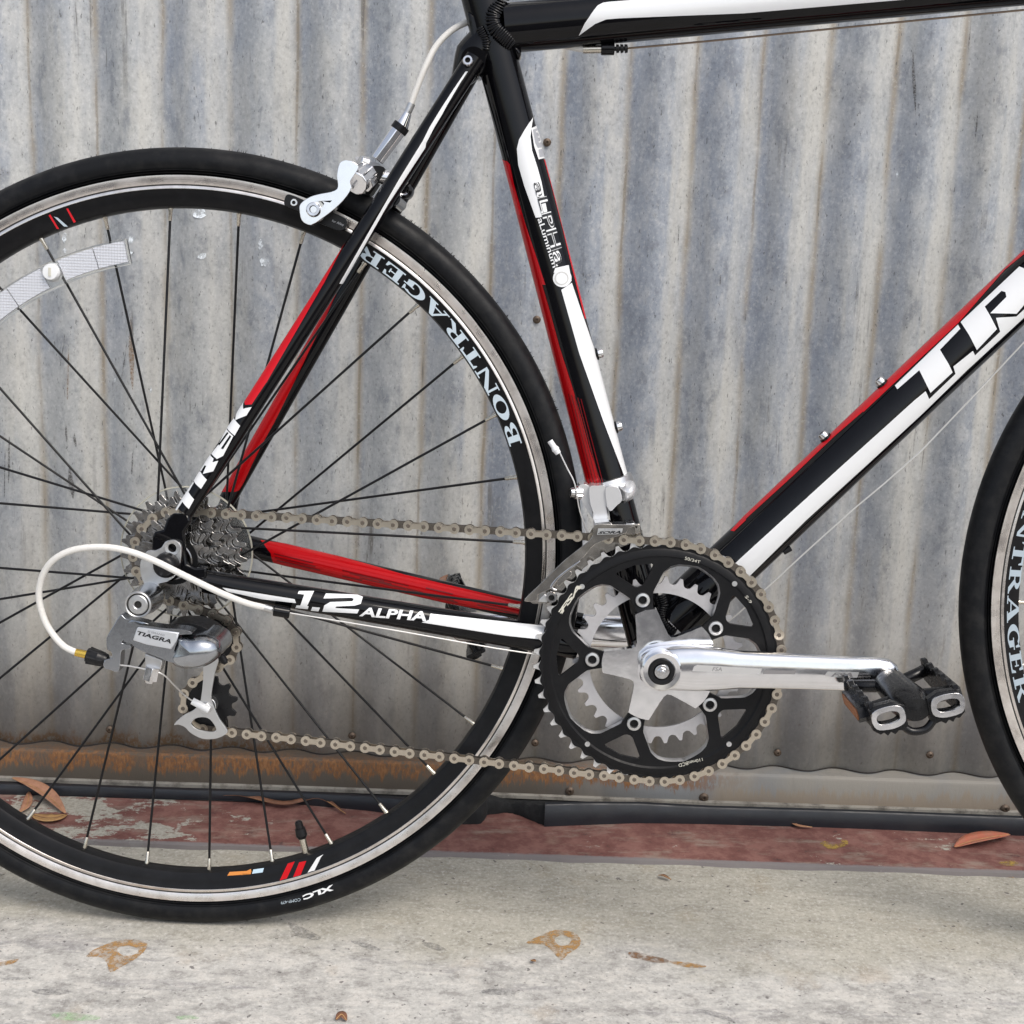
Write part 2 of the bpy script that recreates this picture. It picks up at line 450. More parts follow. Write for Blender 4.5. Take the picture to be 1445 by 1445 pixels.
def galv_mat():
    m = bpy.data.materials.new('weathered_galvanised_iron'); m.use_nodes = True; n = m.node_tree; b = n.nodes['Principled BSDF']
    tc = n.nodes.new('ShaderNodeTexCoord'); v = tc.outputs['Object']
    sp = n.nodes.new('ShaderNodeSeparateXYZ'); n.links.new(v, sp.inputs[0])
    big = noise_(n, v, 5, (1.0, 1, .55), 5, .6)
    vert = noise_(n, v, 26, (1, 1, .14), 7, .6)
    fine = noise_(n, v, 260, (1, 1, .8), 6, .72)
    med = noise_(n, v, 60, (1, 1, .5), 6, .6)
    col = mixc(n, (.335, .365, .415), (.44, .45, .45), rng(n, big, .38, .60))
    col = mixc(n, col, (.50, .49, .455), rng(n, vert, .50, .64, 0, .6))
    col = mixc(n, col, (.25, .285, .345), rng(n, vert, .46, .30, 0, .5))
    col = mixc(n, col, (.55, .555, .55), rng(n, med, .50, .64, 0, .5))
    col = mixc(n, col, (.19, .205, .235), rng(n, med, .48, .34, 0, .5))
    # phase across one corrugation, 0 at the dirty valley line
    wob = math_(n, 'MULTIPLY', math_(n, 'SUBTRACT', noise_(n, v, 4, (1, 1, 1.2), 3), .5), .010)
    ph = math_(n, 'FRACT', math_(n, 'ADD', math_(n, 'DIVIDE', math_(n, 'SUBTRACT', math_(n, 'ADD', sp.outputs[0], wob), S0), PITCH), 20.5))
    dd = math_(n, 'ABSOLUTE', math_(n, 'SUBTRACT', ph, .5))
    # zinc tone plus painted light: warm lit flank, cool shaded flank
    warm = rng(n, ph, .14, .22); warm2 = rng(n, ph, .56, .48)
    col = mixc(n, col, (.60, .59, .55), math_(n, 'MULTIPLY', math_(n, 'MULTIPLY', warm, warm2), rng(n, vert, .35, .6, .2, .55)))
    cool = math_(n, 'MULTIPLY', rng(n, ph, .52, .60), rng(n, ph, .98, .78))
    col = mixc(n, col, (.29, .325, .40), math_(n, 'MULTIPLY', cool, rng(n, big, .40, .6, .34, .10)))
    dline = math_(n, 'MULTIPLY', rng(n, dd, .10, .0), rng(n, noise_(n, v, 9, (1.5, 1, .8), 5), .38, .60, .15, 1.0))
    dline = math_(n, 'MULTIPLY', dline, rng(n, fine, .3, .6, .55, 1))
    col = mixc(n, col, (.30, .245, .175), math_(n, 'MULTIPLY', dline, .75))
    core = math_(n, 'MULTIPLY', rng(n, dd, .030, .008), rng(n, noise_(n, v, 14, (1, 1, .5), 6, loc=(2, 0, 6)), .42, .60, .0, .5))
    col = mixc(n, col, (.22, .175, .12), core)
    # dark vertical streaks
    st = noise_(n, v, 90, (1, 1, .055), 6, .65)
    col = mixc(n, col, (.13, .12, .11), math_(n, 'MULTIPLY', rng(n, st, .58, .66), rng(n, noise_(n, v, 7, (1, 1, .8), 3, loc=(3, 0, 1)), .50, .66, 0, .85)))
    # mottling, dark flecks, pale splashes
    col = mixc(n, col, (.74, .74, .72), rng(n, fine, .52, .64, 0, .28))
    col = mixc(n, col, (.16, .16, .165), rng(n, fine, .47, .36, 0, .34))
    fl = noise_(n, v, 420, (1, 1, .35), 3, .5)
    col = mixc(n, col, (.07, .07, .07), rng(n, fl, .665, .71, 0, .6))
    vo = n.nodes.new('ShaderNodeTexVoronoi'); vo.inputs['Scale'].default_value = 16
    mp = n.nodes.new('ShaderNodeMapping'); mp.inputs['Scale'].default_value = (1, 1, .8); n.links.new(v, mp.inputs[0]); n.links.new(mp.outputs[0], vo.inputs['Vector'])
    spl = math_(n, 'MULTIPLY', rng(n, math_(n, 'ADD', vo.outputs['Distance'], math_(n, 'MULTIPLY', fine, .12)), .13, .09), rng(n, noise_(n, v, 5, loc=(9, 2, 5)), .55, .6, 0, .8))
    # splash-up dirt towards the ground
    low = rng(n, math_(n, 'ADD', sp.outputs[2], math_(n, 'MULTIPLY', big, .2)), .52, .10, 0, .50)
    col = mixc(n, col, (.43, .395, .335), low)
    rl = rng(n, math_(n, 'ADD', sp.outputs[2], math_(n, 'MULTIPLY', med, -.06)), .036, .022, 0, 1)
    col = mixc(n, col, (.28, .15, .06), math_(n, 'MULTIPLY', rl, math_(n, 'MULTIPLY', rng(n, fine, .35, .55), rng(n, sp.outputs[0], .15, .0, 0, .8))))
    n.links.new(col, b.inputs['Base Color'])
    b.inputs['Metallic'].default_value = .18
    n.links.new(rng(n, med, .3, .7, .42, .65), b.inputs['Roughness'])
    bp = N(n, 'ShaderNodeBump', Strength=.18, Distance=.0004); n.links.new(math_(n, 'ADD', fine, math_(n, 'MULTIPLY', med, 1.5)), bp.inputs['Height']); n.links.new(bp.outputs[0], b.inputs['Normal'])
    return m
def flashing_mat():
    m = bpy.data.materials.new('rusty_flashing'); m.use_nodes = True; n = m.node_tree; b = n.nodes['Principled BSDF']
    tc = n.nodes.new('ShaderNodeTexCoord'); v = tc.outputs['Object']
    sp = n.nodes.new('ShaderNodeSeparateXYZ'); n.links.new(v, sp.inputs[0])
    fine = noise_(n, v, 300, (1, 1, .35), 7, .72); med = noise_(n, v, 40, (1, 1, .35), 6, .65); big = noise_(n, v, 9, (1, 1, .3), 4)
    col = mixc(n, (.25, .26, .265), (.32, .30, .265), rng(n, big, .4, .6))
    col = mixc(n, col, (.20, .19, .17), rng(n, med, .55, .75, 0, .6))
    xx = math_(n, 'ADD', sp.outputs[0], math_(n, 'MULTIPLY', big, .12))
    left = rng(n, xx, .64, .46)          # rust and grime on the left two thirds
    dark = rng(n, xx, .52, .36)
    col = mixc(n, col, (.085, .065, .045), math_(n, 'MULTIPLY', dark, .88))
    zz = math_(n, 'ADD', sp.outputs[2], math_(n, 'MULTIPLY', math_(n, 'SUBTRACT', noise_(n, v, 120, (1, 1, .08), 5, .7), .5), .05))
    band = math_(n, 'MULTIPLY', rng(n, zz, .024, .032), rng(n, sp.outputs[2], .0475, .042))
    r = math_(n, 'MULTIPLY', math_(n, 'MULTIPLY', band, rng(n, fine, .40, .50)), math_(n, 'MULTIPLY', left, rng(n, med, .36, .50, .25, 1)))
    col = mixc(n, col, (.22, .095, .035), r)
    col = mixc(n, col, (.30, .155, .065), math_(n, 'MULTIPLY', r, rng(n, fine, .50, .58, 0, .7)))
    col = mixc(n, col, (.34, .25, .165), math_(n, 'MULTIPLY', rng(n, zz, .032, .022), rng(n, left, .9, 0.0, 0, .5)))
    col = mixc(n, col, (.10, .08, .06), rng(n, noise_(n, v, 16, (1, 1, .5), 4, loc=(5, 0, 0)), .50, .66, 0, .7)) if False else col
    n.links.new(col, b.inputs['Base Color']); b.inputs['Roughness'].default_value = .75; b.inputs['Metallic'].default_value = .1
    bp = N(n, 'ShaderNodeBump', Strength=.5, Distance=.0008); n.links.new(fine, bp.inputs['Height']); n.links.new(bp.outputs[0], b.inputs['Normal'])
    return m
def concrete_mat(name, base, alt, warm_near=True):
    m = bpy.data.materials.new(name); m.use_nodes = True; n = m.node_tree; b = n.nodes['Principled BSDF']
    tc = n.nodes.new('ShaderNodeTexCoord'); v = tc.outputs['Object']
    sp = n.nodes.new('ShaderNodeSeparateXYZ'); n.links.new(v, sp.inputs[0])
    big = noise_(n, v, 6, (1, 1.6, 1), 5, .6); med = noise_(n, v, 38, (1, 1.5, 1), 7, .7); fine = noise_(n, v, 230, detail=7, rough=.8); sm = noise_(n, v, 20, (.35, 1.6, 1), 6, .7, (4, 2, 0))
    col = mixc(n, base, alt, rng(n, big, .38, .62))
    col = mixc(n, col, (.64, .61, .56), rng(n, med, .50, .58, 0, .65))
    col = mixc(n, col, (.25, .235, .22), rng(n, med, .48, .38, 0, .60))
    col = mixc(n, col, (.22, .21, .22), rng(n, sm, .55, .66, 0, .5))
    col = mixc(n, col, (.42, .34, .25), rng(n, noise_(n, v, 13, loc=(7, 7, 0)), .56, .70, 0, .5))
    # darker beige band towards the wall, with a wavering edge
    yy = math_(n, 'ADD', sp.outputs[1], math_(n, 'MULTIPLY', math_(n, 'SUBTRACT', big, .5), .22))
    col = mixc(n, col, (.36, .335, .26), math_(n, 'MULTIPLY', rng(n, yy, -.055, .02), .62))
    col = mixc(n, col, (.80, .79, .76), rng(n, fine, .51, .64, 0, .45))
    col = mixc(n, col, (.17, .165, .16), rng(n, fine, .47, .36, 0, .55))
    pit = noise_(n, v, 150, detail=2, rough=.5, loc=(1, 5, 2))
    col = mixc(n, col, (.08, .07, .07), rng(n, pit, .68, .71, 0, .7))
    n.links.new(col, b.inputs['Base Color']); b.inputs['Roughness'].default_value = .88
    bp = N(n, 'ShaderNodeBump', Strength=.25, Distance=.0008); n.links.new(math_(n, 'ADD', math_(n, 'MULTIPLY', fine, .5), math_(n, 'MULTIPLY', med, 1.0)), bp.inputs['Height']); n.links.new(bp.outputs[0], b.inputs['Normal'])
    return m
def red_paint_concrete():
    m = bpy.data.materials.new('worn_red_painted_concrete'); m.use_nodes = True; n = m.node_tree; b = n.nodes['Principled BSDF']
    tc = n.nodes.new('ShaderNodeTexCoord'); v = tc.outputs['Object']
    sp = n.nodes.new('ShaderNodeSeparateXYZ'); n.links.new(v, sp.inputs[0])
    big = noise_(n, v, 14, (1, 1.6, 1), 8, .72); fine = noise_(n, v, 300, detail=5, rough=.7); med = noise_(n, v, 45, detail=6, rough=.7, loc=(2, 3, 0))
    red = mixc(n, (.165, .066, .055), (.25, .12, .10), rng(n, med, .4, .62))
    red = mixc(n, red, (.33, .22, .17), rng(n, noise_(n, v, 22, loc=(8, 1, 0)), .58, .74, 0, .6))
    red = mixc(n, red, (.32, .27, .22), rng(n, noise_(n, v, 30, (.5, 1.5, 1), 7, .75, (1, 6, 0)), .50, .66, 0, .6))
    red = mixc(n, red, (.05, .03, .03), rng(n, med, .40, .28, 0, .7))
    conc = mixc(n, (.34, .32, .27), (.46, .44, .38), rng(n, fine, .4, .6))
    wear = math_(n, 'ADD', big, math_(n, 'MULTIPLY', fine, .10))
    thr = rng(n, sp.outputs[0], -.30, .20, .085, -.07)      # paint worn through at the left end
    w = rng(n, math_(n, 'ADD', wear, thr), .60, .625)
    col = mixc(n, red, conc, w)
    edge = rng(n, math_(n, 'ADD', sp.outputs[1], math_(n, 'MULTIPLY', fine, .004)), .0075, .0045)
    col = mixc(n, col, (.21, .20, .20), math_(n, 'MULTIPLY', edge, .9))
    col = mixc(n, col, (.5, .45, .42), rng(n, fine, .66, .74, 0, .6))
    n.links.new(col, b.inputs['Base Color']); b.inputs['Roughness'].default_value = .8
    bp = N(n, 'ShaderNodeBump', Strength=.5, Distance=.0012); n.links.new(math_(n, 'ADD', fine, math_(n, 'MULTIPLY', w, -.6)), bp.inputs['Height']); n.links.new(bp.outputs[0], b.inputs['Normal'])
    return m
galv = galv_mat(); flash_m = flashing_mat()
conc_m = concrete_mat('speckled_concrete', (.44, .425, .395), (.53, .515, .48))
kerb_m = red_paint_concrete()
lip_m = mat('pale_dirty_metal_lip', (.34, .32, .28), .6, .2, dirt=(.07, .06, .05), dirt_amt=.9, dscale=60, bump=.4)
strip_m = mat('black_rubber_strip', (.014, .017, .023), .42, noise=.12, nscale=60, dirt=(.03, .03, .032), dirt_amt=.5, dscale=40, bump=.2, bscale=500)
ragged_m = mat('torn_felt_and_shade', (.010, .011, .012), .9, bump=.8, bscale=400, dirt=(.05, .05, .05), dirt_amt=.5)  # also colours the sheet that stands for shade below the lip
screw_m = mat('rusty_screw_head', (.16, .12, .09), .55, .6, dirt=(.05, .03, .02), dirt_amt=.8, dscale=400)

# ------------------------------------------------------------------ setting: ground, kerb, wall
WALLW = .290                              # depth of the sheet's mid plane, in wall coordinates
def root_at_wall(name):
    o = bpy.data.objects.new(name, None); COL.objects.link(o); o.rotation_euler = (0, 0, PSI); return o
bm = bmesh.new()
nx, ny = 80, 40
xs = [-60, -20, -6, -2] + [-.8 + 2.2 * i / nx for i in range(nx + 1)] + [2.5, 6, 20, 60]
ys = [-60, -20, -6, -2] + [-.8 + 1.3 * i / ny for i in range(ny + 1)] + [1, 6, 20, 60]
grid = [[bm.verts.new((x, y, 0)) for x in xs] for y in ys]
for j in range(len(ys) - 1):
    for i in range(len(xs) - 1):
        bm.faces.new((grid[j][i], grid[j][i + 1], grid[j + 1][i + 1], grid[j + 1][i]))
pave = link('pavement', to_mesh('pavement', bm, 180), conc_m)
pave['kind'] = 'structure'
pave.location = (0, 0, 0)
bm = bmesh.new()
add_plate(bm, [[(-60, -60), (60, -60), (60, -1.5), (-60, -1.5)]], .0042, .001, frame=lambda x, y, z: Vector((x, z, y)))  # unseen dark asphalt added behind the camera to darken reflections
added_dark_ground = link('added_dark_ground', to_mesh('added_dark_ground', bm), mat('added_asphalt', (.050, .050, .052), .9, bump=.6, bscale=300, dirt=(.09, .085, .08), dirt_amt=.6, dscale=20))
added_dark_ground['kind'] = 'structure'
# red kerb band: slightly proud of the concrete, edge a little uneven
KY = .1415
bm = bmesh.new()
cols = []
for i in range(241):
    x = -.9 + 2.6 * i / 240
    e = .0012 * math.sin(x * 31) + .0009 * math.sin(x * 83 + 1) + random.uniform(-.0004, .0004)
    cols.append([bm.verts.new((x, e - .0008, -.002)), bm.verts.new((x, e + .0004, .0040)), bm.verts.new((x, e + .004, .0052)), bm.verts.new((x, .05, .0055)), bm.verts.new((x, .20, .0055))])
for A, B in zip(cols, cols[1:]):
    for k in range(4): bm.faces.new((A[k], B[k], B[k + 1], A[k + 1]))
kerb = link('kerb', to_mesh('kerb', bm, 50), kerb_m)
kerb['kind'] = 'structure'
kerb.location = wall_to_world((0, KY, 0)); kerb.rotation_euler = (0, 0, PSI)
# stains on the concrete: thin flat marks with their own shape
def stain_mat(name, col, amt, sc=140):
    m = bpy.data.materials.new(name); m.use_nodes = True; n = m.node_tree; b = n.nodes['Principled BSDF']
    b.inputs['Base Color'].default_value = (*col, 1); b.inputs['Roughness'].default_value = .9
    tc = n.nodes.new('ShaderNodeTexCoord'); f = noise_(n, tc.outputs['Object'], sc, detail=7, rough=.75)
    n.links.new(rng(n, f, .38, .62, amt * .15, amt), b.inputs['Alpha'])
    return m
st_orange = stain_mat('leaf_stain', (.45, .25, .08), .8)
st_brown = stain_mat('brown_stain', (.25, .13, .06), .8)
st_green = stain_mat('green_paint_spill', (.42, .66, .36), .45)
st_dark = stain_mat('dark_scuff', (.14, .14, .15), .4, 260)
st_yellow = stain_mat('yellow_stain', (.45, .30, .07), .8)
def ground_mark(pts, m, z=.0006, parent=None, hole=None, name='stain'):
    pts = smooth_loop(pts, 3)
    loops = [[G(u, v, z) for u, v in pts]]
    if hole: loops.append([G(u, v, z) for u, v in smooth_loop(hole, 3)])
    tr = tessellate_polygon([[Vector((p.x, p.y, 0)) for p in l] for l in loops])
    fl = [p for l in loops for p in l]
    me = bpy.data.meshes.new(name); me.from_pydata([tuple(p) for p in fl], [], [list(t) for t in tr]); me.update()
    o = link(name, me, m, None)
    o.parent = parent or pave
    o.matrix_parent_inverse = (parent or pave).matrix_basis.inverted()
    return o
Zc = lambda pts: Z(700, 995, 3.2111, pts)
Zb = lambda pts: Z(0, 995, 3.2111, pts)
ground_mark(Zc([(135, 1078), (200, 1045), (270, 1018), (350, 1030), (382, 1060), (375, 1095), (330, 1125), (295, 1155), (260, 1120), (215, 1085)]), st_orange,
            hole=Zc([(265, 1060), (300, 1042), (340, 1060), (325, 1085), (285, 1088)]))
ground_mark(Zb([(390, 1140), (430, 1105), (520, 1070), (600, 1062), (660, 1075), (665, 1100), (620, 1145), (560, 1180), (500, 1210), (485, 1170), (450, 1140)]), st_orange,
            hole=Zb([(530, 1105), (570, 1090), (620, 1100), (620, 1125), (560, 1135)]))
ground_mark(Zc([(600, 1120), (640, 1118), (700, 1135), (770, 1150), (780, 1165), (720, 1165), (650, 1150), (610, 1140)]), st_brown)
ground_mark(Zc([(780, 1160), (860, 1165), (950, 1180), (930, 1190), (850, 1185)]), st_orange)
ground_mark(Zb([(235, 1400), (300, 1390), (380, 1400), (450, 1410), (440, 1425), (330, 1430), (250, 1420)]), st_green)
ground_mark(Zb([(800, 1410), (880, 1405), (900, 1420), (820, 1425)]), st_green)
ground_mark(Zb([(0, 1165), (50, 1155), (85, 1150), (60, 1170), (0, 1180)]), st_orange)
ground_mark(Z(350, 995, 3.2111, [(180, 985), (230, 1000), (330, 1050), (300, 1065), (220, 1045)]), st_dark)
ground_mark(Z(350, 995, 3.2111, [(470, 1065), (560, 1085), (600, 1110), (560, 1110), (480, 1080)]), st_dark)
ground_mark(Z(350, 995, 3.2111, [(790, 1075), (850, 1080), (900, 1110), (870, 1115), (810, 1095)]), st_dark)
ground_mark(Zc([(900, 1380), (980, 1385), (1060, 1415), (1080, 1440), (1000, 1415)]), st_dark)
ground_mark(Zc([(-60, 1290), (40, 1285), (110, 1300), (60, 1312), (-50, 1310)]), st_dark)
ground_mark(Zb([(150, 1290), (260, 1285), (330, 1300), (240, 1315), (160, 1305)]), st_dark)
ground_mark(Zb([(0, 1238), (80, 1232), (130, 1242), (60, 1248)]), st_dark)
Zk = lambda pts: Z(1045, 1045, 3.6125, pts)
ground_mark(Zk([(405, 525), (430, 512), (470, 528), (512, 520), (515, 505), (545, 510), (545, 530), (500, 548), (460, 556), (430, 540)]), st_yellow, z=.0062, parent=kerb)
ground_mark(Zk([(1320, 620), (1380, 612), (1420, 625), (1380, 640), (1330, 632)]), st_yellow, z=.0062, parent=kerb)
ground_mark(Zk([(1340, 680), (1400, 672), (1415, 690), (1370, 700)]), st_orange)

# corrugated wall -----------------------------------------------------
wall = root_at_wall('corrugated_wall')
wall['label'] = 'weathered grey corrugated iron wall with rusty streaks behind the bicycle'
wall['category'] = 'wall'
AMP = .0060
def sheet_depth(x):
    t = 2 * PI * (x - S0) / PITCH
    return WALLW - AMP * (1 - math.cos(t)) * .5 * 2 + AMP     # nearest half way between the valley lines
bm = bmesh.new()
x0, x1 = -1.5, 2.4
nX = int((x1 - x0) / (PITCH / 16)); zs = [.0478, .2, .5, .8, 1.1, 1.5, 2.1]
rows = []
for z in zs:
    rows.append([bm.verts.new((x0 + (x1 - x0) * i / nX, sheet_depth(x0 + (x1 - x0) * i / nX), z)) for i in range(nX + 1)])
for A, B in zip(rows, rows[1:]):
    for i in range(nX): bm.faces.new((A[i], A[i + 1], B[i + 1], B[i]))
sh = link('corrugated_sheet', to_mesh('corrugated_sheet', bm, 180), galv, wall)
sh.modifiers.new('thick', 'SOLIDIFY').thickness = .0012
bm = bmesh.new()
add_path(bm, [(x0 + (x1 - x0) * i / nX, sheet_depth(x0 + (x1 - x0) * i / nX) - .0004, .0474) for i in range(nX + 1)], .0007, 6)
link('edge_shade_line', to_mesh('edge_shade_line', bm, 60), mat('edge_shade_and_grime', (.030, .024, .020), .8), wall)  # shadow line and grime painted as one dark strip under the sheet
# flashing: vertical face, sloping top going in under the sheet, folded lip at the bottom
FF = WALLW - .0165
def strip_profile(name, prof, m, parent, xa=-1.5, xb=2.4, n=160, jit=0.0, smooth=30):
    bm = bmesh.new(); cs = []
    for i in range(n + 1):
        x = xa + (xb - xa) * i / n; j = jit * (math.sin(x * 9) + .6 * math.sin(x * 23 + 1))
        cs.append([bm.verts.new((x, y + j, z + j * .4)) for y, z in prof])
    for A, B in zip(cs, cs[1:]):
        for k in range(len(prof) - 1): bm.faces.new((A[k], B[k], B[k + 1], A[k + 1]))
    bmesh.ops.recalc_face_normals(bm, faces=bm.faces)
    return link(name, to_mesh(name, bm, smooth), m, parent)
strip_profile('base_flashing', [(FF, .0100), (FF, .0405), (FF + .001, .0428), (FF + .004, .0450), (FF + .040, .0485)], flash_m, wall, jit=.0003)
strip_profile('flashing_lip', [(FF + .001, .0140), (FF - .002, .0136), (FF - .0035, .0127), (FF - .0040, .0092), (FF - .001, .0086), (FF + .006, .0086)], lip_m, wall, jit=.0004)
strip_profile('lip_shade_sheet', [(FF + .004, .0110), (FF + .003, .0080), (FF - .030, .0066)], ragged_m, wall)  # dark sheet put in to stand for the shade below the lip
# screws
def screw(u, v, dep, r=.0042, tex='screw'):
    p = W(u, v, dep)
    bm = bmesh.new()
    add_lathe(bm, [(r * 1.15, 0), (r * 1.15, -.0006), (r, -.0009), (r * .75, -.0022), (r * .5, -.0026), (r * .38, -.0026), (r * .33, -.0012), (0.0001, -.0012)], (0, 0, 0), 14)
    bmesh.ops.recalc_face_normals(bm, faces=bm.faces)
    o = link(tex, to_mesh(tex, bm, 40), screw_m, wall); o.location = (p.x, dep - .0005, p.z); return o
for u, v in ((772, 201), (757.5, 451), (155, 1029), (497, 1038), (755, 1048), (1097, 1062), (1312, 1065), (664, 1043)):
    p = W(u, v, WALLW); screw(u, v, sheet_depth(p.x) - .0012, .0036)
for u, v, r in ((804, 1116, .0042), (993, 1125, .0046), (1418, 1141, .0046)): screw(u, v, FF, r)

# old splashes of paint and scratches on the sheet
splash_m = stain_mat('white_paint_splash', (.86, .92, .97), 1.0, 160)
scratch_m = stain_mat('dark_vertical_streak', (.09, .08, .075), .75, 500)
rust_m = stain_mat('rust_run', (.34, .20, .09), .6, 300)
def wall_mark(name, pts, m):
    q = []
    for u, v in smooth_loop(pts, 3):
        d = WALLW
        for _ in range(4): d = sheet_depth(W(u, v, d).x) - .0009
        p = W(u, v, d); q.append((p.x, d, p.z))
    me = bpy.data.meshes.new(name); tr = tessellate_polygon([[Vector((a[0], a[2], 0)) for a in q]])
    me.from_pydata(q, [], [list(t) for t in tr]); me.update()
    return link(name, me, m, wall)
def blob(cx, cy, rx, ry, n=11, j=.35):
    return [(cx + rx * (1 + random.uniform(-j, j)) * math.cos(2 * PI * k / n), cy + ry * (1 + random.uniform(-j, j)) * math.sin(2 * PI * k / n)) for k in range(n)]
for c in ((281, 300, 9, 8), (91, 335, 3, 7), (91, 354, 2.5, 3), (184, 339, 3, 6), (184, 357, 2.5, 3), (367, 345, 3.5, 7), (373, 370, 7, 6), (285, 362, 5, 6), (1266, 247, 1.5, 5), (162, 535, 1.2, 4), (213, 550, 1.2, 5)):
    wall_mark('paint_splash', blob(*c), splash_m)
for (xa, ya, xb, yb, w) in ((91, 474, 85, 515, 1.8), (178, 488, 172, 530, 1.6), (13, 620, 12, 680, 1.8), (7, 640, 6, 700, 1.2), (98, 660, 103, 702, 2.0), (93, 600, 94, 622, 1.2), (105, 612, 107, 630, 1.4), (187, 640, 186, 668, 1.3), (1017, 388, 1016, 402, 1.2), (1370, 30, 1366, 75, .8), (1288, 70, 1292, 160, .6), (1380, 150, 1376, 200, .6), (958, 320, 957, 345, .9)):
    wall_mark('dark_scratch', [(xa - w * .3, ya), (xa + w * .5, ya), (xb + w, (ya + yb) / 2 + 6), (xb + w * .4, yb), (xb - w * .4, yb), (xa - w, (ya + yb) / 2)], scratch_m)
for (xa, ya, xb, yb, w) in ((184, 455, 187, 545, 2.2), (97, 495, 95, 560, 1.8)):
    wall_mark('rust_run', [(xa - w * .3, ya), (xa + w * .3, ya), (xb + w, (ya + yb) / 2), (xb + w * .4, yb), (xb - w * .4, yb), (xa - w, (ya + yb) / 2)], rust_m)

# black strip lying along the foot of the wall ------------------------
edging = root_at_wall('rubber_edging')
edging['label'] = 'torn black rubber strip lying on the red kerb at the foot of the wall'
edging['category'] = 'edging strip'
def strip_piece(name, bot, top, m, back=0.0, thick=.006, wob=0, zb0=.0057):
    """bottom edge in photo pixels where it stands on the kerb; top edge in photo pixels straight above it"""
    bt, tp_ = [], []
    for u, v in bot:
        g = G(u, v, zb0); bt.append((g.dot(WD), g.dot(WN) + back))
    def lerp(l, x):
        if x <= l[0][0]: return l[0][1]
        for p, q in zip(l, l[1:]):
            if x <= q[0]: return p[1] + (x - p[0]) * (q[1] - p[1]) / (q[0] - p[0])
        return l[-1][1]
    for u, v in top:
        d = .22
        for _ in range(4): w = W(u, v, d); d = lerp(bt, w.x)
        tp_.append((w.x, w.z))
    X0, X1 = bt[0][0], bt[-1][0]; n = max(24, int((X1 - X0) / .003)); cs = []
    for i in range(n + 1):
        x = X0 + (X1 - X0) * i / n; zt = lerp(tp_, x); d = lerp(bt, x) + .0005 * math.sin(x * 21); zb = zb0 - .0012
        if wob: zb += random.uniform(-wob, wob); zt += random.uniform(-wob, wob); d += random.uniform(-wob, wob)
        cs.append([bm_v for bm_v in ((x, d + thick, zb), (x, d, zb), (x, d - .0008, zb + .3 * (zt - zb)), (x, d + .0002, zt - .0015), (x, d + .0016, zt), (x, d + thick, zt + .0004))])
    bm = bmesh.new(); cs = [[bm.verts.new(q) for q in c] for c in cs]
    for A, B in zip(cs, cs[1:]):
        for k in range(6): bm.faces.new((A[k], B[k], B[(k + 1) % 6], A[(k + 1) % 6]))
    bm.faces.new(cs[0]); bm.faces.new(cs[-1][::-1])
    bmesh.ops.recalc_face_normals(bm, faces=bm.faces)
    return link(name, to_mesh(name, bm, 40), m, edging)
strip_piece('rubber_strip', [(768, 1166.5), (822, 1164.5), (900, 1161.5), (1000, 1162.5), (1150, 1167), (1445, 1179), (2300, 1214)], [(752, 1135.5), (822, 1135), (1000, 1140), (1150, 1144.5), (1445, 1155), (2300, 1190)], strip_m)
strip_piece('rubber_strip', [(-900, 1078), (0, 1121), (150, 1125), (300, 1129), (420, 1135), (520, 1144), (600, 1155), (640, 1165)], [(-900, 1062), (0, 1107.5), (150, 1111.5), (300, 1116.5), (420, 1120), (520, 1125), (600, 1131), (640, 1137)], strip_m)
strip_piece('torn_backing', [(630, 1163), (662, 1164), (681, 1163), (686, 1151), (715, 1147), (735, 1152), (752, 1160), (772, 1167)], [(630, 1137), (680, 1136), (720, 1136), (775, 1137)], ragged_m, .002, .010, .0008)

# ------------------------------------------------------------------ fallen leaves and bits
def leaf_mat(name, a, b):
    m = mat(name, a, .5, dirt=b, dirt_amt=.9, dscale=90, bump=.5, bscale=250)
    return m
leaf_brown = leaf_mat('dry_brown_leaf', (.46, .24, .15), (.30, .14, .08))
leaf_red = leaf_mat('dry_red_leaf', (.48, .15, .09), (.36, .20, .13))
leaf_tan = leaf_mat('dry_tan_leaf', (.50, .30, .12), (.34, .18, .08))
leaf_dark = leaf_mat('dark_dry_leaf', (.20, .09, .05), (.10, .05, .03))
def leaf(label, spine, width, m, z0, lift=(0, .004, .006, .004, 0), group=None, curl=.3, name='dry_leaf', cat='leaf'):
    """spine: photo pixels along the midrib, on the plane z0"""
    root = bpy.data.objects.new(name, None); COL.objects.link(root)
    base = G(*spine[0], z0); root.location = base
    pts = [G(u, v, z0) for u, v in spine]
    q = catmull([p + Vector((0, 0, lift[min(i, len(lift) - 1)])) for i, p in enumerate(pts)], 6)
    L = len(q) - 1; bm = bmesh.new(); rows = []
    for i, p in enumerate(q):
        t = i / L; tg = (q[min(i + 1, L)] - q[max(i - 1, 0)]).normalized(); sd_ = Vector((0, 0, 1)).cross(tg).normalized()
        w = width * (math.sin(PI * min(1, t * .94 + .03)) ** .8) * .5
        rows.append([bm.verts.new(p - base + sd_ * (w * s) + Vector((0, 0, abs(s) * w * curl))) for s in (-1, -.5, 0, .5, 1)])
    for A, B in zip(rows, rows[1:]):
        for k in range(4): bm.faces.new((A[k], A[k + 1], B[k + 1], B[k]))
    bl = link('leaf_blade', to_mesh('leaf_blade', bm, 60), m, root)
    bl.modifiers.new('thick', 'SOLIDIFY').thickness = .0004
    bm = bmesh.new(); add_path(bm, [p - base + Vector((0, 0, .0005)) for p in q], .0004, 6)
    link('midrib', to_mesh('midrib', bm, 60), leaf_tan if m is not leaf_tan else leaf_dark, root)
    root['label'] = label; root['category'] = cat
    if group: root['group'] = group
    return root
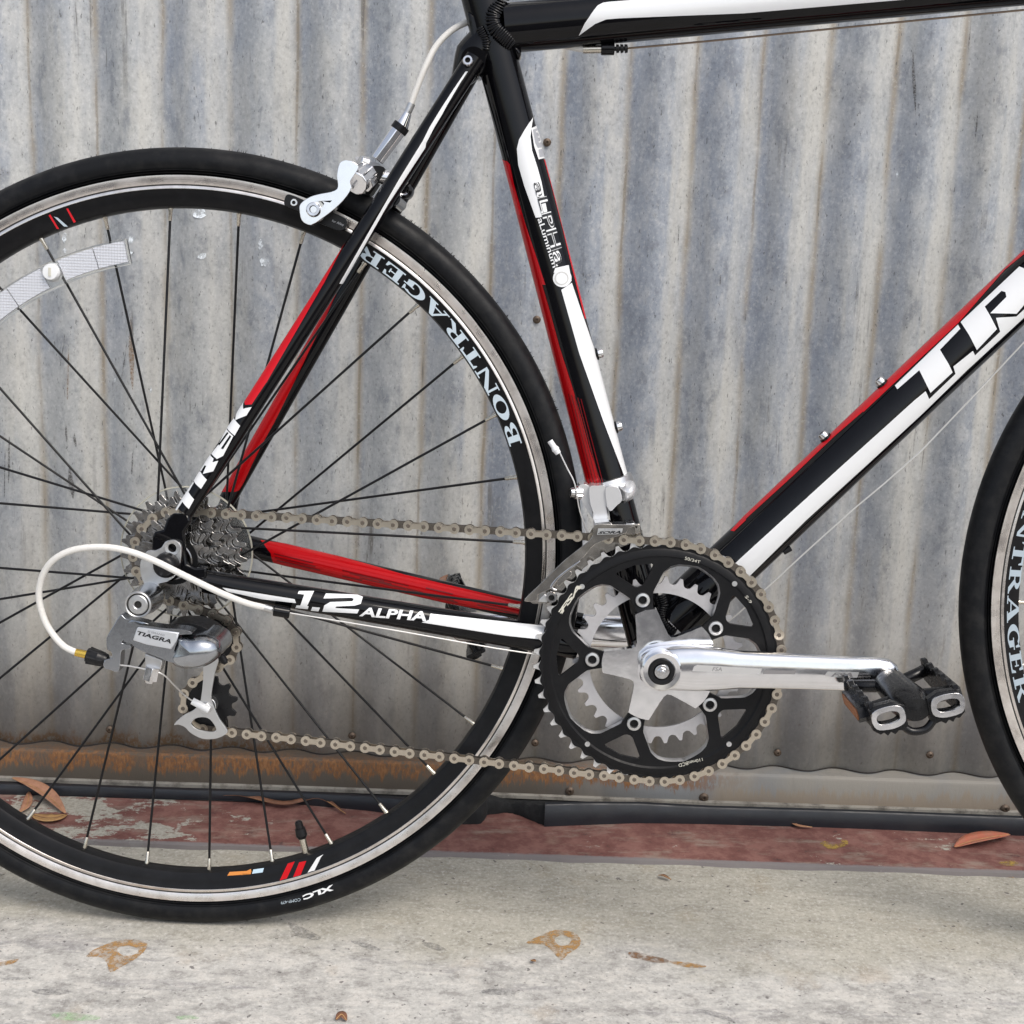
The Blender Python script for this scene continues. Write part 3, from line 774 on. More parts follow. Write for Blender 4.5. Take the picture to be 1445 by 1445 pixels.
leaf('dry brown leaf propped on edge between the spokes by the rubber strip', [(18, 1113), (45, 1122), (70, 1133), (92, 1149)], .017, leaf_brown, .006, lift=(.012, .010, .006, .001), curl=.5)
leaf('yellow tan leaf lying flat under the brown one at far left', [(45, 1151), (62, 1157), (78, 1157), (94, 1151)], .018, leaf_tan, .006, lift=(.001, .002, .002, .001), curl=.1)
leaf('small curled brown leaf stub behind the spokes at far left edge', [(41, 1121), (40, 1134), (36, 1143), (26, 1149)], .010, leaf_brown, .006, lift=(.003, .003, .002, .001), curl=.4)
leaf('red leaf lying on the kerb beside the front tyre', [(1347, 1197), (1368, 1193), (1398, 1188), (1424, 1183)], .020, leaf_red, .0062, lift=(.001, .004, .005, .004), curl=.35)
leaf('long thin curled brown leaf along the strip behind the rear wheel', [(292, 1127), (340, 1130), (400, 1139), (450, 1135), (488, 1150)], .009, leaf_dark, .0062, lift=(.002, .005, .002, .006, .001), curl=.6)
leaf('tiny thin brown leaf tucked against the rubber strip below the pedal', [(1114, 1163), (1126, 1168), (1146, 1169)], .005, leaf_brown, .0062, lift=(.003, .002, .001), curl=.3)
leaf('reddish brown scrap on the concrete below the chainring', [(929, 1237), (936, 1240), (947, 1243)], .0045, leaf_dark, .0008, lift=(.001, .003, .001), name='leaf_scrap', cat='scrap')
leaf('dark scrap on the concrete by the leaf stain', [(749, 1357), (756, 1360)], .0045, leaf_dark, .0008, lift=(.001, .002), name='leaf_scrap', cat='scrap')
leaf('brown scrap at the bottom edge of the concrete', [(474, 1441), (482, 1437), (489, 1442)], .007, leaf_dark, .0008, lift=(.001, .003, .001), name='leaf_scrap', cat='scrap')

# ------------------------------------------------------------------ the bicycle
bike = bpy.data.objects.new('road_bicycle', None); COL.objects.link(bike)
bike.rotation_euler = (-LEAN, 0, 0)
bike['label'] = 'black racing bicycle with red and white stripes leaning near the corrugated wall'
bike['category'] = 'bicycle'
HZ = .33634
BB = Vector((.4012, 0, .2661))

def tube_from_px(name, a, b, wa, wb, ya, yb, ext=(0, 0), m=black_paint, n=48, parent=bike, rings=1):
    """a, b: photo pixels on the centre line; wa, wb: width in pixels across the tube there"""
    A, B = P(*a, ya), P(*b, yb)
    def rr(p, w):
        d = (TI.transposed() @ p - CW).dot(fwd)
        return .5 * w * d / FPX
    ra, rb = rr(A, wa), rr(B, wb)
    D = (B - A); L = D.length; D.normalize(); k = (rb - ra) / L
    A2 = A - D * ext[0]; B2 = B + D * ext[1]
    bm = bmesh.new(); add_cyl(bm, A2, B2, ra - k * ext[0], rb + k * ext[1], n)
    o = link(name, to_mesh(name, bm, 40), m, parent)
    return o, Tube(A2, B2, ra - k * ext[0], rb + k * ext[1])

seat_tube, T_seat = tube_from_px('seat_tube', (729, 187), (855.5, 674), 58, 59.5, 0, 0, ext=(.20, .155))
down_tube, T_down = tube_from_px('down_tube', (1050, 779.5), (1445, 405.5), 75, 77.5, 0, 0, ext=(.085, .20))
top_tube, T_top = tube_from_px('top_tube', (737, 38), (1445, -29), 68, 70, 0, 0, ext=(.014, .19))
stay_d, T_ssd = tube_from_px('seat_stay', (272, 705), (661, 97), 25.5, 29, -.062, -.021, ext=(.012, .010))
stay_n, T_ssn = tube_from_px('seat_stay', (325, 698), (655, 118), 24.5, 27, .060, .021, ext=(.008, .01))
cs_d, T_csd = tube_from_px('chain_stay', (340, 829), (740, 897), 33.5, 40, -.058, -.037, ext=(.030, .045))
cs_n, T_csn = tube_from_px('chain_stay', (352, 771), (743, 862), 31, 30, .060, .036, ext=(.03, .05))
HB = P(1445, -29, 0) + (P(1445, -29, 0) - P(737, 38, 0)).normalized() * .165
# head tube, fork, seat post: just outside the picture
DTOP = P(1445, 405.5, 0) + (P(1445, 405.5, 0) - P(1050, 779.5, 0)).normalized() * .175
hd = (HB - DTOP).normalized()
cyl('head_tube', DTOP - hd * .03, HB + hd * .035, .0185, .0185, black_paint, bike)
st_dir = (P(729, 187, 0) - P(855.5, 674, 0)).normalized()
cyl('seat_post', P(729, 187, 0) + st_dir * .16, P(729, 187, 0) + st_dir * .42, .0136, .0136, black_paint, bike)
FRONTC = Vector((.6593 + .3363, 0, HZ))
for s in (-1, 1):
    path('fork_blade', [DTOP - hd * .035 + Vector((0, s * .018, 0)), DTOP - hd * .06 + Vector((.002, s * .030, 0)), FRONTC + Vector((-.03, s * .045, .16)), FRONTC + Vector((0, s * .050, 0))], .011, black_paint, bike, n=20, sub=8, radii=[.015 - .008 * i / 24 for i in range(25)])
# bottom bracket shell and weld beads
bb = lathe('bottom_bracket', [(.0135, -.036), (.0205, -.036), (.0212, -.034), (.0212, .034), (.0205, .036), (.0135, .036)], BB, black_paint, bike)
def weld(name, pts_px, y, r=.0016, parent=bike, n=18, w=2.4, surf=None, lift=0.0):
    q = []
    for i in range(len(pts_px) - 1):
        a, b = Vector(pts_px[i]), Vector(pts_px[i + 1])
        for k in range(max(2, int((b - a).length / 3.1))):
            q.append(a.lerp(b, k / max(2, int((b - a).length / 3.1))))
    bm = bmesh.new()
    P3 = [(surf.hit(p.x, p.y, lift)[0] if surf else P(p.x, p.y, y)) for p in q]
    for i, p in enumerate(P3):
        t = (P3[min(i + 1, len(P3) - 1)] - P3[max(i - 1, 0)])
        if t.length < 1e-6: continue
        t.normalize(); side = Vector((0, 1, 0)).cross(t).normalized()
        M = Matrix((t * r * .75, side * r * w, Vector((0, -1, 0)) * r * 1.1)).transposed().to_4x4(); M.translation = p
        bmesh.ops.create_uvsphere(bm, u_segments=10, v_segments=6, radius=1.0, matrix=M)
    return link(name, to_mesh(name, bm, 180), black_paint, parent)
Zt = lambda pts: Z(630, 0, 7.225, pts)
class Nearer:
    def hit(s, u, v, lift):
        a, b = T_seat.hit(u, v, lift), T_top.hit(u, v, lift)
        return a if a[0].y < b[0].y else b
weld('weld_bead', Zt([(570, -20), (530, 60), (475, 150), (470, 230), (500, 300), (560, 350), (630, 420), (690, 480)]), 0, surf=Nearer(), lift=.0008, w=2.9, r=.0022)
weld('weld_bead', Zt([(345, 290), (390, 370), (405, 450), (400, 530)]), 0, surf=T_seat, lift=.0003, w=2.2, r=.0019)
weld('weld_bead', Z(900, 760, 6.568, [(210, 540), (235, 620), (215, 700), (225, 770), (270, 830), (350, 890)]), -.018, r=.0022, w=2.4)
weld('weld_bead', Z(160, 690, 7.225, [(560, 330), (620, 345), (690, 350), (740, 330)]), -.066, r=.0022, w=1.6)
weld('weld_bead', Z(160, 690, 7.225, [(890, 800), (905, 850), (900, 910)]), -.064, r=.0020, w=1.8)
# stay cluster block behind the seat tube, brake bridge
pc = P(676, 92, 0)
bm = bmesh.new(); add_cyl(bm, P(668, 84, -.020), P(668, 84, .020), .010, .010, 20); link('stay_cap', to_mesh('stay_cap', bm, 40), black_paint, bike)
path('stay_cluster', [P(647, 118, 0) + Vector((0, 0, 0)), P(668, 84, 0), P(690, 60, 0)], .0165, black_paint, bike, n=24, radii=[.007 + .010 * min(1, i / 10) for i in range(21)])
plate('gusset', [xz(Zt([(245, 430), (255, 380), (235, 250), (210, 130), (330, 200), (400, 330), (470, 560), (380, 760), (310, 810)]), -.004)], -.013, .013, black_paint, bike, bev=.003)
plate('gusset', [xz(Zt([(620, 440), (720, 470), (775, 545), (735, 640), (690, 560)]), 0)], -.010, .010, black_paint, bike, bev=.003)
# cap bolts
def cap_bolt(name, a, d, r, h, m=chrome, parent=bike, boss=None):
    """socket-head bolt: base point a, direction d"""
    a, d = Vector(a), Vector(d).normalized()
    q = Vector((0, 0, 1)).rotation_difference(d).to_matrix().to_4x4(); q.translation = a
    bm = bmesh.new()
    add_lathe(bm, [(r, 0), (r, h * .75), (r * .85, h), (r * .52, h), (r * .48, h * .92), (r * .46, h * .3), (.00001, h * .3)], (0, 0, 0), 20, axis='Z', mi=0)
    for f in bm.faces:
        c = f.calc_center_median()
        if math.hypot(c.x, c.y) < r * .5 and len(f.verts) == 4: f.material_index = 1
    bmesh.ops.recalc_face_normals(bm, faces=bm.faces)
    bmesh.ops.transform(bm, matrix=q, verts=bm.verts)
    o = link(name, to_mesh(name, bm, 35), [m, groove_m], parent)
    if boss:
        cyl('boss', a - d * boss[1], a + d * .0006, boss[0], boss[0], black_paint, parent, bev=.0004)
    return o
cap_bolt('stay_bolt', P(661, 87, -.030), (-.1, -1, .15), .0043, .004)
def perp_out(Tb, sgn):
    ax = (Tb.b - Tb.a).normalized(); n = Vector((ax.z, 0, -ax.x)); return n * sgn
for (u, v), Tb, sg in (((841, 500), T_seat, -1), ((869, 603), T_seat, -1), ((1252, 549), T_down, 1), ((1172, 625), T_down, 1)):
    ax = (Tb.b - Tb.a).normalized(); p = P(u, v, 0); k = (p - Tb.a).dot(ax); c = Tb.a + ax * k; n_ = Vector((-ax.z, 0, ax.x))
    if n_.dot(Vector((1, 0, 0)) if sg == -1 else Vector((-1, 0, 1))) < 0: n_ = -n_
    r = Tb.ra + (Tb.rb - Tb.ra) * k / (Tb.b - Tb.a).length
    cap_bolt('bottle_bolt', c + n_ * (r + .0012), n_, .0042, .0048, chrome, bike, boss=(.0052, .003))

# ---- frame graphics (children of the tubes they are painted on)
Z1 = lambda pts: Z(690, 150, 4.819, pts)
Z2 = lambda pts: Z(450, 300, 3.2111, pts)
Z3 = lambda pts: Z(600, 0, 3.2111, pts)
# seat tube
decal('red_stripe', [Z3([(372, 730), (385, 745), (402, 830), (450, 1000), (510, 1180), (545, 1290), (500, 1290), (440, 1130), (350, 790), (340, 720)])], T_seat, red_paint, seat_tube)
decal('red_stripe', [Z2([(880, 10), (921, 10), (943, 90), (983, 225), (1043, 430), (1092, 610), (1146, 780), (1190, 930), (1230, 1080), (1287, 1245), (1212, 1245), (1080, 760), (960, 300)])], T_seat, red_candy, seat_tube, lift=.00028)
decal('red_pinstripe', [Z1([(372, 362), (392, 362), (440, 540), (560, 1020), (660, 1445), (650, 1445), (560, 1090), (500, 840), (430, 570)])], T_seat, red_paint, seat_tube)
decal('white_stripe', [Z1([(298, 72), (245, 155), (205, 225), (190, 290), (200, 400), (240, 540), (290, 680), (318, 758), (350, 755), (400, 740), (355, 510), (330, 420), (292, 300), (281, 205)])], T_seat, white_paint, seat_tube, lift=.0003)
decal('white_stripe', [Z2([(1098, 350), (1145, 318), (1200, 480), (1262, 660), (1330, 900), (1390, 1130), (1402, 1225), (1385, 1200), (1290, 950), (1180, 640)])], T_seat, white_paint, seat_tube, lift=.0003)
cc = (497, 1168)
decal('white_roundel', [Z1([(cc[0] + 62 * math.cos(t), cc[1] + 62 * math.sin(t)) for t in [2 * PI * k / 28 for k in range(28)]]), Z1([(450, 1100), (540, 1080), (560, 1190), (440, 1130)])], T_seat, white_paint, seat_tube, lift=.0004)
decal('roundel_rim', [[Z1([(cc[0] - 4 + 46 * math.cos(t), cc[1] + 2 + 46 * math.sin(t)) for t in [2 * PI * k / 28 for k in range(28)]]), Z1([(cc[0] - 4 + 38 * math.cos(t), cc[1] + 2 + 38 * math.sin(t)) for t in [2 * PI * k / 28 for k in range(28)]])]], T_seat, mat('pale_roundel_grey', (.55, .55, .53), .35), seat_tube, lift=.0006)
qA = Z1([(300, 522), (452, 1092), (522, 1066), (357, 510)])
text_decal('lettering', 'aLPHa', qA, T_seat, letter_black, seat_tube, bold=.055, lift=.0005, step=4)
text_decal('lettering', 'aLPHa', qA, T_seat, letter_white, seat_tube, bold=.030, lift=.00075, step=4)
text_decal('lettering', 'aLPHa', qA, T_seat, letter_black, seat_tube, bold=-.012, lift=.0010, step=4)
text_decal('lettering', 'aLumınum', Z1([(330, 768), (434, 1100), (464, 1088), (365, 757)]), T_seat, letter_white, seat_tube, bold=.01, lift=.0006, step=5)
icon_grey = mat('icon_grey', (.38, .39, .42), .3)
decal('badge', [Z1([(286, 150), (322, 130), (386, 352), (336, 362), (305, 270)])], T_seat, white_paint, seat_tube, lift=.0004)
decal('badge_panel', [Z1([(296, 160), (328, 150), (368, 275), (330, 285), (312, 250)]), Z1([(334, 296), (366, 288), (380, 340), (342, 348)])], T_seat, icon_grey, seat_tube, lift=.0006)
decal('badge_mark', [Z1([(312, 170), (326, 166), (340, 185), (346, 212), (352, 240), (336, 252), (330, 244), (342, 236), (336, 214), (326, 216), (324, 208), (334, 204), (328, 184), (314, 180)])], T_seat, white_paint, seat_tube, lift=.0008)
# small red panel texture lines on the seat tube
for k in range(5):
    x = 1130 + 14 * k
    decal('pinstripe', [Z2([(x, 820 + 6 * k), (x + 4, 820 + 6 * k), (x + 104, 1225), (x + 100, 1225)])], T_seat, dark_red, seat_tube, lift=.0005)
# drive side seat stay
Z4 = lambda pts: Z(400, 200, 7.225, pts)
Z5 = lambda pts: Z(240, 540, 7.225, pts)
decal('red_stripe', [Z4([(1190, 150), (1182, 150), (1100, 268), (880, 590), (600, 1000), (340, 1448), (412, 1448), (640, 1010), (890, 600), (1108, 272)])], T_ssd, red_paint, stay_d, step=5)
decal('red_stripe', [Z5([(980, -8), (880, -8), (755, 175), (768, 228), (832, 222), (980, 0)])], T_ssd, red_paint, stay_d, step=5)
decal('red_stripe', [[(447.2, 400), (457, 400), (376, 540), (361, 540)]], T_ssd, red_paint, stay_d, step=5, lift=.0002)
decal('white_stripe', [Z4([(1415, 0), (1455, 0), (1445, 60), (1060, 645), (605, 1445), (568, 1445), (880, 900), (1180, 380)])], T_ssd, white_paint, stay_d, step=5)
Z6 = lambda pts: Z(350, 150, 3.2111, pts)
decal('white_stripe', [Z6([(417, 868), (425, 868), (352, 985), (285, 1080), (225, 1175), (285, 1050), (350, 970)])], T_ssd, white_paint, stay_d, step=5)
decal('white_stripe', [[(595.5, 201), (601.6, 201), (612, 181), (624, 161), (631, 148), (650, 116), (660, 101), (657, 101), (640, 126), (620, 157), (606, 180)]], T_ssd, white_paint, stay_d, step=5, lift=.00035)
decal('trek_lettering', [Z5(q) for q in (
    [(762, 180), (748, 268), (832, 248), (778, 335), (668, 385), (690, 285)],
    [(655, 362), (715, 440), (658, 540), (585, 458)],
    [[(580, 472), (645, 545), (540, 745), (478, 778), (425, 725), (490, 640)], [(585, 508), (602, 514), (508, 640), (494, 636)], [(612, 535), (624, 547), (542, 676), (522, 670)]],
    [(412, 735), (446, 775), (434, 812), (492, 795), (440, 902), (335, 932), (372, 850), (356, 845), (318, 905), (300, 878)],
    [(316, 907), (375, 990), (315, 1082), (245, 1000), (290, 905)],
    [(240, 1010), (246, 1020), (192, 1115), (245, 1190), (190, 1288), (130, 1215), (70, 1305), (58, 1298), (130, 1170), (180, 1100)])] if False else
    [Z5([(762, 180), (748, 268), (832, 248), (778, 335), (668, 385), (690, 285)]), Z5([(655, 362), (715, 440), (658, 540), (585, 458)]),
     Z5([(580, 472), (645, 545), (540, 745), (478, 778), (425, 725), (490, 640)]),
     Z5([(412, 735), (446, 775), (434, 812), (492, 795), (440, 902), (335, 932), (372, 850), (356, 845), (318, 905), (300, 878)]),
     Z5([(314, 909), (375, 990), (315, 1082), (245, 1000), (288, 910)]),
     Z5([(240, 1012), (246, 1022), (192, 1115), (245, 1190), (190, 1288), (130, 1215), (70, 1305), (58, 1298), (130, 1170), (180, 1100)])],
    T_ssd, letter_white, stay_d, lift=.0004, step=4)
decal('letter_slot', [Z5([(587, 506), (601, 514), (509, 640), (494, 634)]), Z5([(612, 535), (626, 549), (542, 678), (522, 670)])], T_ssd, black_paint, stay_d, lift=.0007)
# far seat stay red panel
decal('red_stripe', [Z(240, 508, 5.392, [(920, -20), (1036, -20), (880, 300), (790, 480), (700, 640), (620, 800), (560, 930), (525, 990), (490, 1003), (380, 1003), (450, 820), (680, 440)])], T_ssn, red_candy, stay_n, step=5)
decal('red_stripe', [[(405, 512), (440, 450), (480, 385), (486, 388), (476, 412), (455, 458), (432, 504), (425, 514)]], T_ssn, red_candy, stay_n, step=5)
# down tube
Z7 = lambda pts: Z(1220, 340, 5.556, pts)
Z8 = lambda pts: Z(1050, 560, 5.78, pts)
decal('red_stripe', [Z7([(-20, 1250), (170, 1060), (720, 545), (1080, 165), (1270, -10), (1300, 65), (1100, 228), (740, 640), (205, 1142), (-10, 1345)])], T_down, red_paint, down_tube)
decal('red_stripe', [Z8([(-30, 950), (350, 585), (670, 270), (990, -30), (1112, -2), (740, 320), (400, 645), (0, 1010)])], T_down, red_paint, down_tube, lift=.00022)
decal('red_stripe', [[(1052, 725.5), (1053, 734), (1036, 750), (1031, 749)]], T_down, red_paint, down_tube)
decal('white_stripe', [Z8([(-160, 1440), (0, 1290), (800, 560), (1150, 245), (1385, 32)]) + Z7([(478, 1178), (505, 1240), (712, 1042), (695, 985), (848, 862), (865, 897), (1062, 712), (1030, 603), (1190, 592), (1330, 460), (1330, 525), (1250, 600), (800, 1015)]) + Z8([(1445, 145), (1000, 555), (500, 1010), (60, 1445), (-120, 1610)])], T_down, white_paint, down_tube)
decal('lettering', [Z7([(240, 1135), (735, 658), (752, 690), (592, 855), (655, 960), (688, 1030), (515, 1190), (430, 1015), (258, 1165)]),
    Z7([(755, 638), (985, 420), (1215, 203), (1260, 222), (1300, 300), (1300, 440), (1190, 570), (985, 568), (1112, 440), (1105, 403), (1075, 393), (943, 517), (985, 590), (1036, 690), (878, 855), (820, 740)])], T_down, letter_white, down_tube, lift=.0005, step=5)
decal('lettering', [Z7([(1300, 130), (1400, 30), (1420, 60), (1340, 150), (1330, 190), (1400, 120), (1420, 160), (1330, 260)])], T_down, letter_white, down_tube, lift=.0005, step=5)
# top tube
decal('white_stripe', [Z3([(695, 162), (722, 108), (765, 45), (782, 25), (805, 13), (830, 9), (1445, -40), (3200, -160), (3200, -90), (1445, 60), (880, 83), (820, 88), (770, 108)])], T_top, white_paint, top_tube, step=12)
# chain stay
Z9 = lambda pts: Z(300, 700, 2.89, pts)
decal('white_stripe', [Z9([(888, 480), (1355, 530), (1345, 585), (1200, 570), (852, 515), (882, 505)])], T_csd, white_paint, cs_d)
decal('white_stripe', [Z9([(40, 373), (335, 420), (340, 436), (200, 420), (60, 388)])], T_csd, white_paint, cs_d)
decal('lettering', [Z9([(352, 388), (414, 388), (386, 447), (392, 449), (388, 460), (338, 455), (342, 445), (358, 445), (374, 402), (347, 399)]),
    Z9([(407, 451), (438, 454), (432, 469), (401, 466)]),
    Z9([(462, 398), (590, 403), (613, 412), (604, 440), (580, 447), (505, 450), (500, 456), (598, 462), (590, 478), (448, 470), (456, 445), (480, 432), (570, 430), (576, 420), (566, 416), (452, 418)])], T_csd, letter_white, cs_d, lift=.0004, step=5)
text_decal('lettering', 'ALPHA', Z9([(597, 488), (872, 511), (884, 473), (612, 453)]), T_csd, letter_white, cs_d, bold=.03, shear=.0, lift=.0005, step=5)
decal('red_panel', [Z9([(195, 180), (300, 194), (500, 240), (780, 320), (1000, 372), (1275, 436), (1278, 488), (1040, 452), (600, 372), (250, 272), (238, 235)])], T_csn, red_candy, cs_n, step=9)
for k, (xa, xb, y) in enumerate(((250, 410, 232), (255, 420, 246), (262, 440, 258), (560, 700, 312), (530, 610, 322), (600, 720, 330), (680, 730, 344), (820, 985, 385), (870, 980, 372), (1060, 1200, 425), (860, 1000, 398), (1080, 1250, 440), (530, 800, 300), (700, 860, 354))):
    s = .235
    decal('panel_line', [Z9([(xa, y), (xb, y + (xb - xa) * s), (xb, y + 5 + (xb - xa) * s), (xa, y + 5)])], T_csn, dark_red, cs_n, step=9, lift=.0005)
text_decal('far_lettering', 'NV', Z(900, 760, 6.568, [(440, 455), (525, 400), (490, 320), (415, 365)]), Flat(.012), blue_letter, down_tube, bold=.02, lift=0, step=0)

# dropouts -------------------------------------------------------------
Za = lambda pts: Z(160, 690, 7.225, pts)
plate('dropout', [xz(Za([(560, 300), (620, 240), (780, 260), (800, 330), (730, 430), (740, 600), (760, 760), (850, 800), (960, 790), (960, 900), (850, 930), (700, 880), (600, 940), (450, 960), (380, 900), (400, 640), (410, 480), (430, 430), (520, 410)]), -.066)], -.070, -.0635, black_paint, bike, bev=.0015)
plate('dropout', [xz([(300, 735), (312, 698), (338, 700), (332, 730), (345, 752), (350, 788), (325, 795), (290, 800), (285, 760)], .066)], .0635, .070, black_paint, bike, bev=.0015)

# ------------------------------------------------------------------ wheels
def rim_face_y(r):                        # near face of the dark section
    t = max(0, min(1, (.3015 - r) / (.3015 - .289))); return -(.0109 - .0026 * t)
PHI0 = rad(93.9 - 0.3)
def make_wheel(name, c, rear=True):
    c = Vector(c)
    prof = ([(.012, -.0655), (.012, -.050)] if rear else [(.006, -.049), (.006, -.040)])
    fd, fn = (-.020, .036) if rear else (-.034, .034)
    hubp = [(.009, -.052 if rear else -.046), (.009, fd - .004), (.0255, fd - .0015), (.0265, fd), (.0255, fd + .0015), (.013, fd + .006), (.012, fn - .006), (.0215, fn - .0015), (.0225, fn), (.0215, fn + .0015), (.012, fn + .004), (.009, fn + .016)]
    bm = bmesh.new(); add_lathe(bm, hubp, c, 40); bmesh.ops.recalc_face_normals(bm, faces=bm.faces)
    wheel = link(name, to_mesh(name, bm, 35), anod, bike)
    # tyre
    bm = bmesh.new(); pr = []
    for k in range(26):
        t = rad(-128 + 256 * k / 25)
        r = .3243 + .0120 * math.cos(t); y = -.0126 * math.sin(t)
        if abs(t) < rad(30): r += .0002
        pr.append((r, y))
    pr = [(.3120, .0098)] + [(r, y) for r, y in pr[::-1]] + [(.3120, -.0098)]
    add_lathe(bm, pr, c, 288); bmesh.ops.recalc_face_normals(bm, faces=bm.faces)
    ty = link('tyre', to_mesh('tyre', bm, 60), rubber, wheel)
    # moulded sidewall lines
    bm = bmesh.new()
    for rr_, yy_ in ((.3152, -.01095), (.3172, -.0118)):
        add_lathe(bm, [(rr_ - .0003, yy_ + .0006), (rr_, yy_ - .0003), (rr_ + .0003, yy_ + .0006)], c, 192)
    link('sidewall_line', to_mesh('sidewall_line', bm, 180), rubber, wheel)
    # moulding hairs on the tread
    bm = bmesh.new()
    for k in range(150 if rear else 60):
        a = rad(random.uniform(20, 165)); y = random.uniform(-.004, .004); r = .3363; L = random.uniform(.0006, .0018)
        d = Vector((math.cos(a), random.uniform(-.5, .5), math.sin(a))); p = c + Vector((r * math.cos(a) , y, r * math.sin(a)))
        add_cyl(bm, p - d * .0005, p + d * L, .00035, .0002, 5)
    h = link('mould_hairs', to_mesh('mould_hairs', bm), rubber, wheel); h['kind'] = 'stuff'
    # rim
    bm = bmesh.new()
    rp = [(.3129, -.0112), (.3020, -.0112), (.3015, -.0109), (.2960, -.0098), (.2910, -.0086), (.2885, -.0070), (.2873, -.0040), (.2871, 0), (.2873, .0040), (.2885, .0070), (.2910, .0086), (.3015, .0109), (.3020, .0112), (.3129, .0112), (.3120, .0085), (.3100, 0), (.3120, -.0085)]
    add_lathe(bm, rp, c, 288, closed=True); bmesh.ops.recalc_face_normals(bm, faces=bm.faces)
    link('rim', to_mesh('rim', bm, 30), rim_black, wheel)
    for s in (-1, 1):
        bm = bmesh.new()
        add_lathe(bm, [(.3132, s * .0110), (.3130, s * .0116), (.3060, s * .01145), (.3057, s * .0112)], c, 288)
        add_lathe(bm, [(.3047, s * .0112), (.3044, s * .01145), (.3024, s * .01145), (.3020, s * .0110)], c, 288)
        add_lathe(bm, [(.3058, s * .01135), (.3046, s * .01135)], c, 288, mi=1)
        # the fine machining rings
        for q in range(4):
            r_ = .3072 + q * .0014
            add_lathe(bm, [(r_ - .0001, s * .01147), (r_, s * .01165), (r_ + .0001, s * .01147)], c, 192, mi=0)
        bmesh.ops.recalc_face_normals(bm, faces=bm.faces)
        link('brake_track', to_mesh('brake_track', bm, 40), [track_m, groove_m], wheel)
    # spokes and nipples
    bmn = bmesh.new(); add_lathe(bmn, [(.00001, -.0006), (.0021, 0), (.0021, .0035), (.0017, .0045), (.0016, .0118), (.0010, .0125), (.00001, .0125)], (0, 0, 0), 10, axis='Z')
    nip_me = to_mesh('nipple', bmn, 40); nip_me.materials.append(nipple_m)
    ph = PHI0 if rear else rad(180 + 3.2)
    for k in range(32):
        a = ph - k * 2 * PI / 32
        kk = (k + 1) % 4                       # 0 far+, 1 near+, 2 far-, 3 near-
        near = kk in (1, 3); s = 1 if kk in (0, 1) else -1
        fy = fd if near else fn; rf = .0245 if near else .0205
        if not rear: rf = .018
        Np = c + Vector((.2880 * math.cos(a), (-.0012 if near else .0012), .2880 * math.sin(a)))
        off = math.acos(rf / .288); ta = a + s * off
        q = c + Vector((rf * math.cos(ta), fy + (-.0015 if s > 0 else .0015), rf * math.sin(ta)))
        d = (q - Np).normalized()
        bm = bmesh.new(); add_cyl(bm, Np + d * .011, q, .00112, .00105, 8)
        link('spoke', to_mesh('spoke', bm, 60), spoke_m, wheel)
        o = link('nipple', nip_me, None, wheel)
        o.location = Np - d * .0012
        o.rotation_mode = 'QUATERNION'; o.rotation_quaternion = Vector((0, 0, 1)).rotation_difference(d)
    # rim lettering, serif capitals bent round the rim
    def ringmap(a0, a1, r0, r1):
        def f(x, y, lift):
            a = a0 + (a1 - a0) * x; r = r0 + (r1 - r0) * y
            return c + Vector((r * math.cos(a), rim_face_y(r) - lift, r * math.sin(a))), Vector((.15 * math.cos(a), -1, .15 * math.sin(a))).normalized()
        return f
    adv = {'B': 1.0, 'O': 1.12, 'N': 1.16, 'T': .98, 'R': 1.1, 'A': 1.12, 'G': 1.08, 'E': .96}
    tot = sum(adv[ch] for ch in 'BONTRAGER'); a0, a1 = (rad(20.3), rad(62.0)) if rear else (rad(180 - 21.5), rad(180 + 20.2))
    x = 0
    for ch in 'BONTRAGER':
        w = adv[ch]; pieces = GLYPH[ch]
        f = ringmap(a0 + (a1 - a0) * x / tot, a0 + (a1 - a0) * (x + w * .93) / tot, .2995, .2888)
        for i, pc_ in enumerate(pieces):
            decal('letter', [pc_], None, letter_grey, wheel, lift=.00018 + .00004 * i, step=.2, mapf=f)
        x += w
    return wheel, ringmap
def arc(cx, cy, rx, ry, ix, iy, a0, a1, n=12):
    o = [(cx + rx * math.cos(rad(a0 + (a1 - a0) * k / n)), cy + ry * math.sin(rad(a0 + (a1 - a0) * k / n))) for k in range(n + 1)]
    i = [(cx + ix * math.cos(rad(a0 + (a1 - a0) * k / n)), cy + iy * math.sin(rad(a0 + (a1 - a0) * k / n))) for k in range(n + 1)]
    return o + i[::-1]
def bx(x0, y0, x1, y1): return [(x0, y0), (x1, y0), (x1, y1), (x0, y1)]
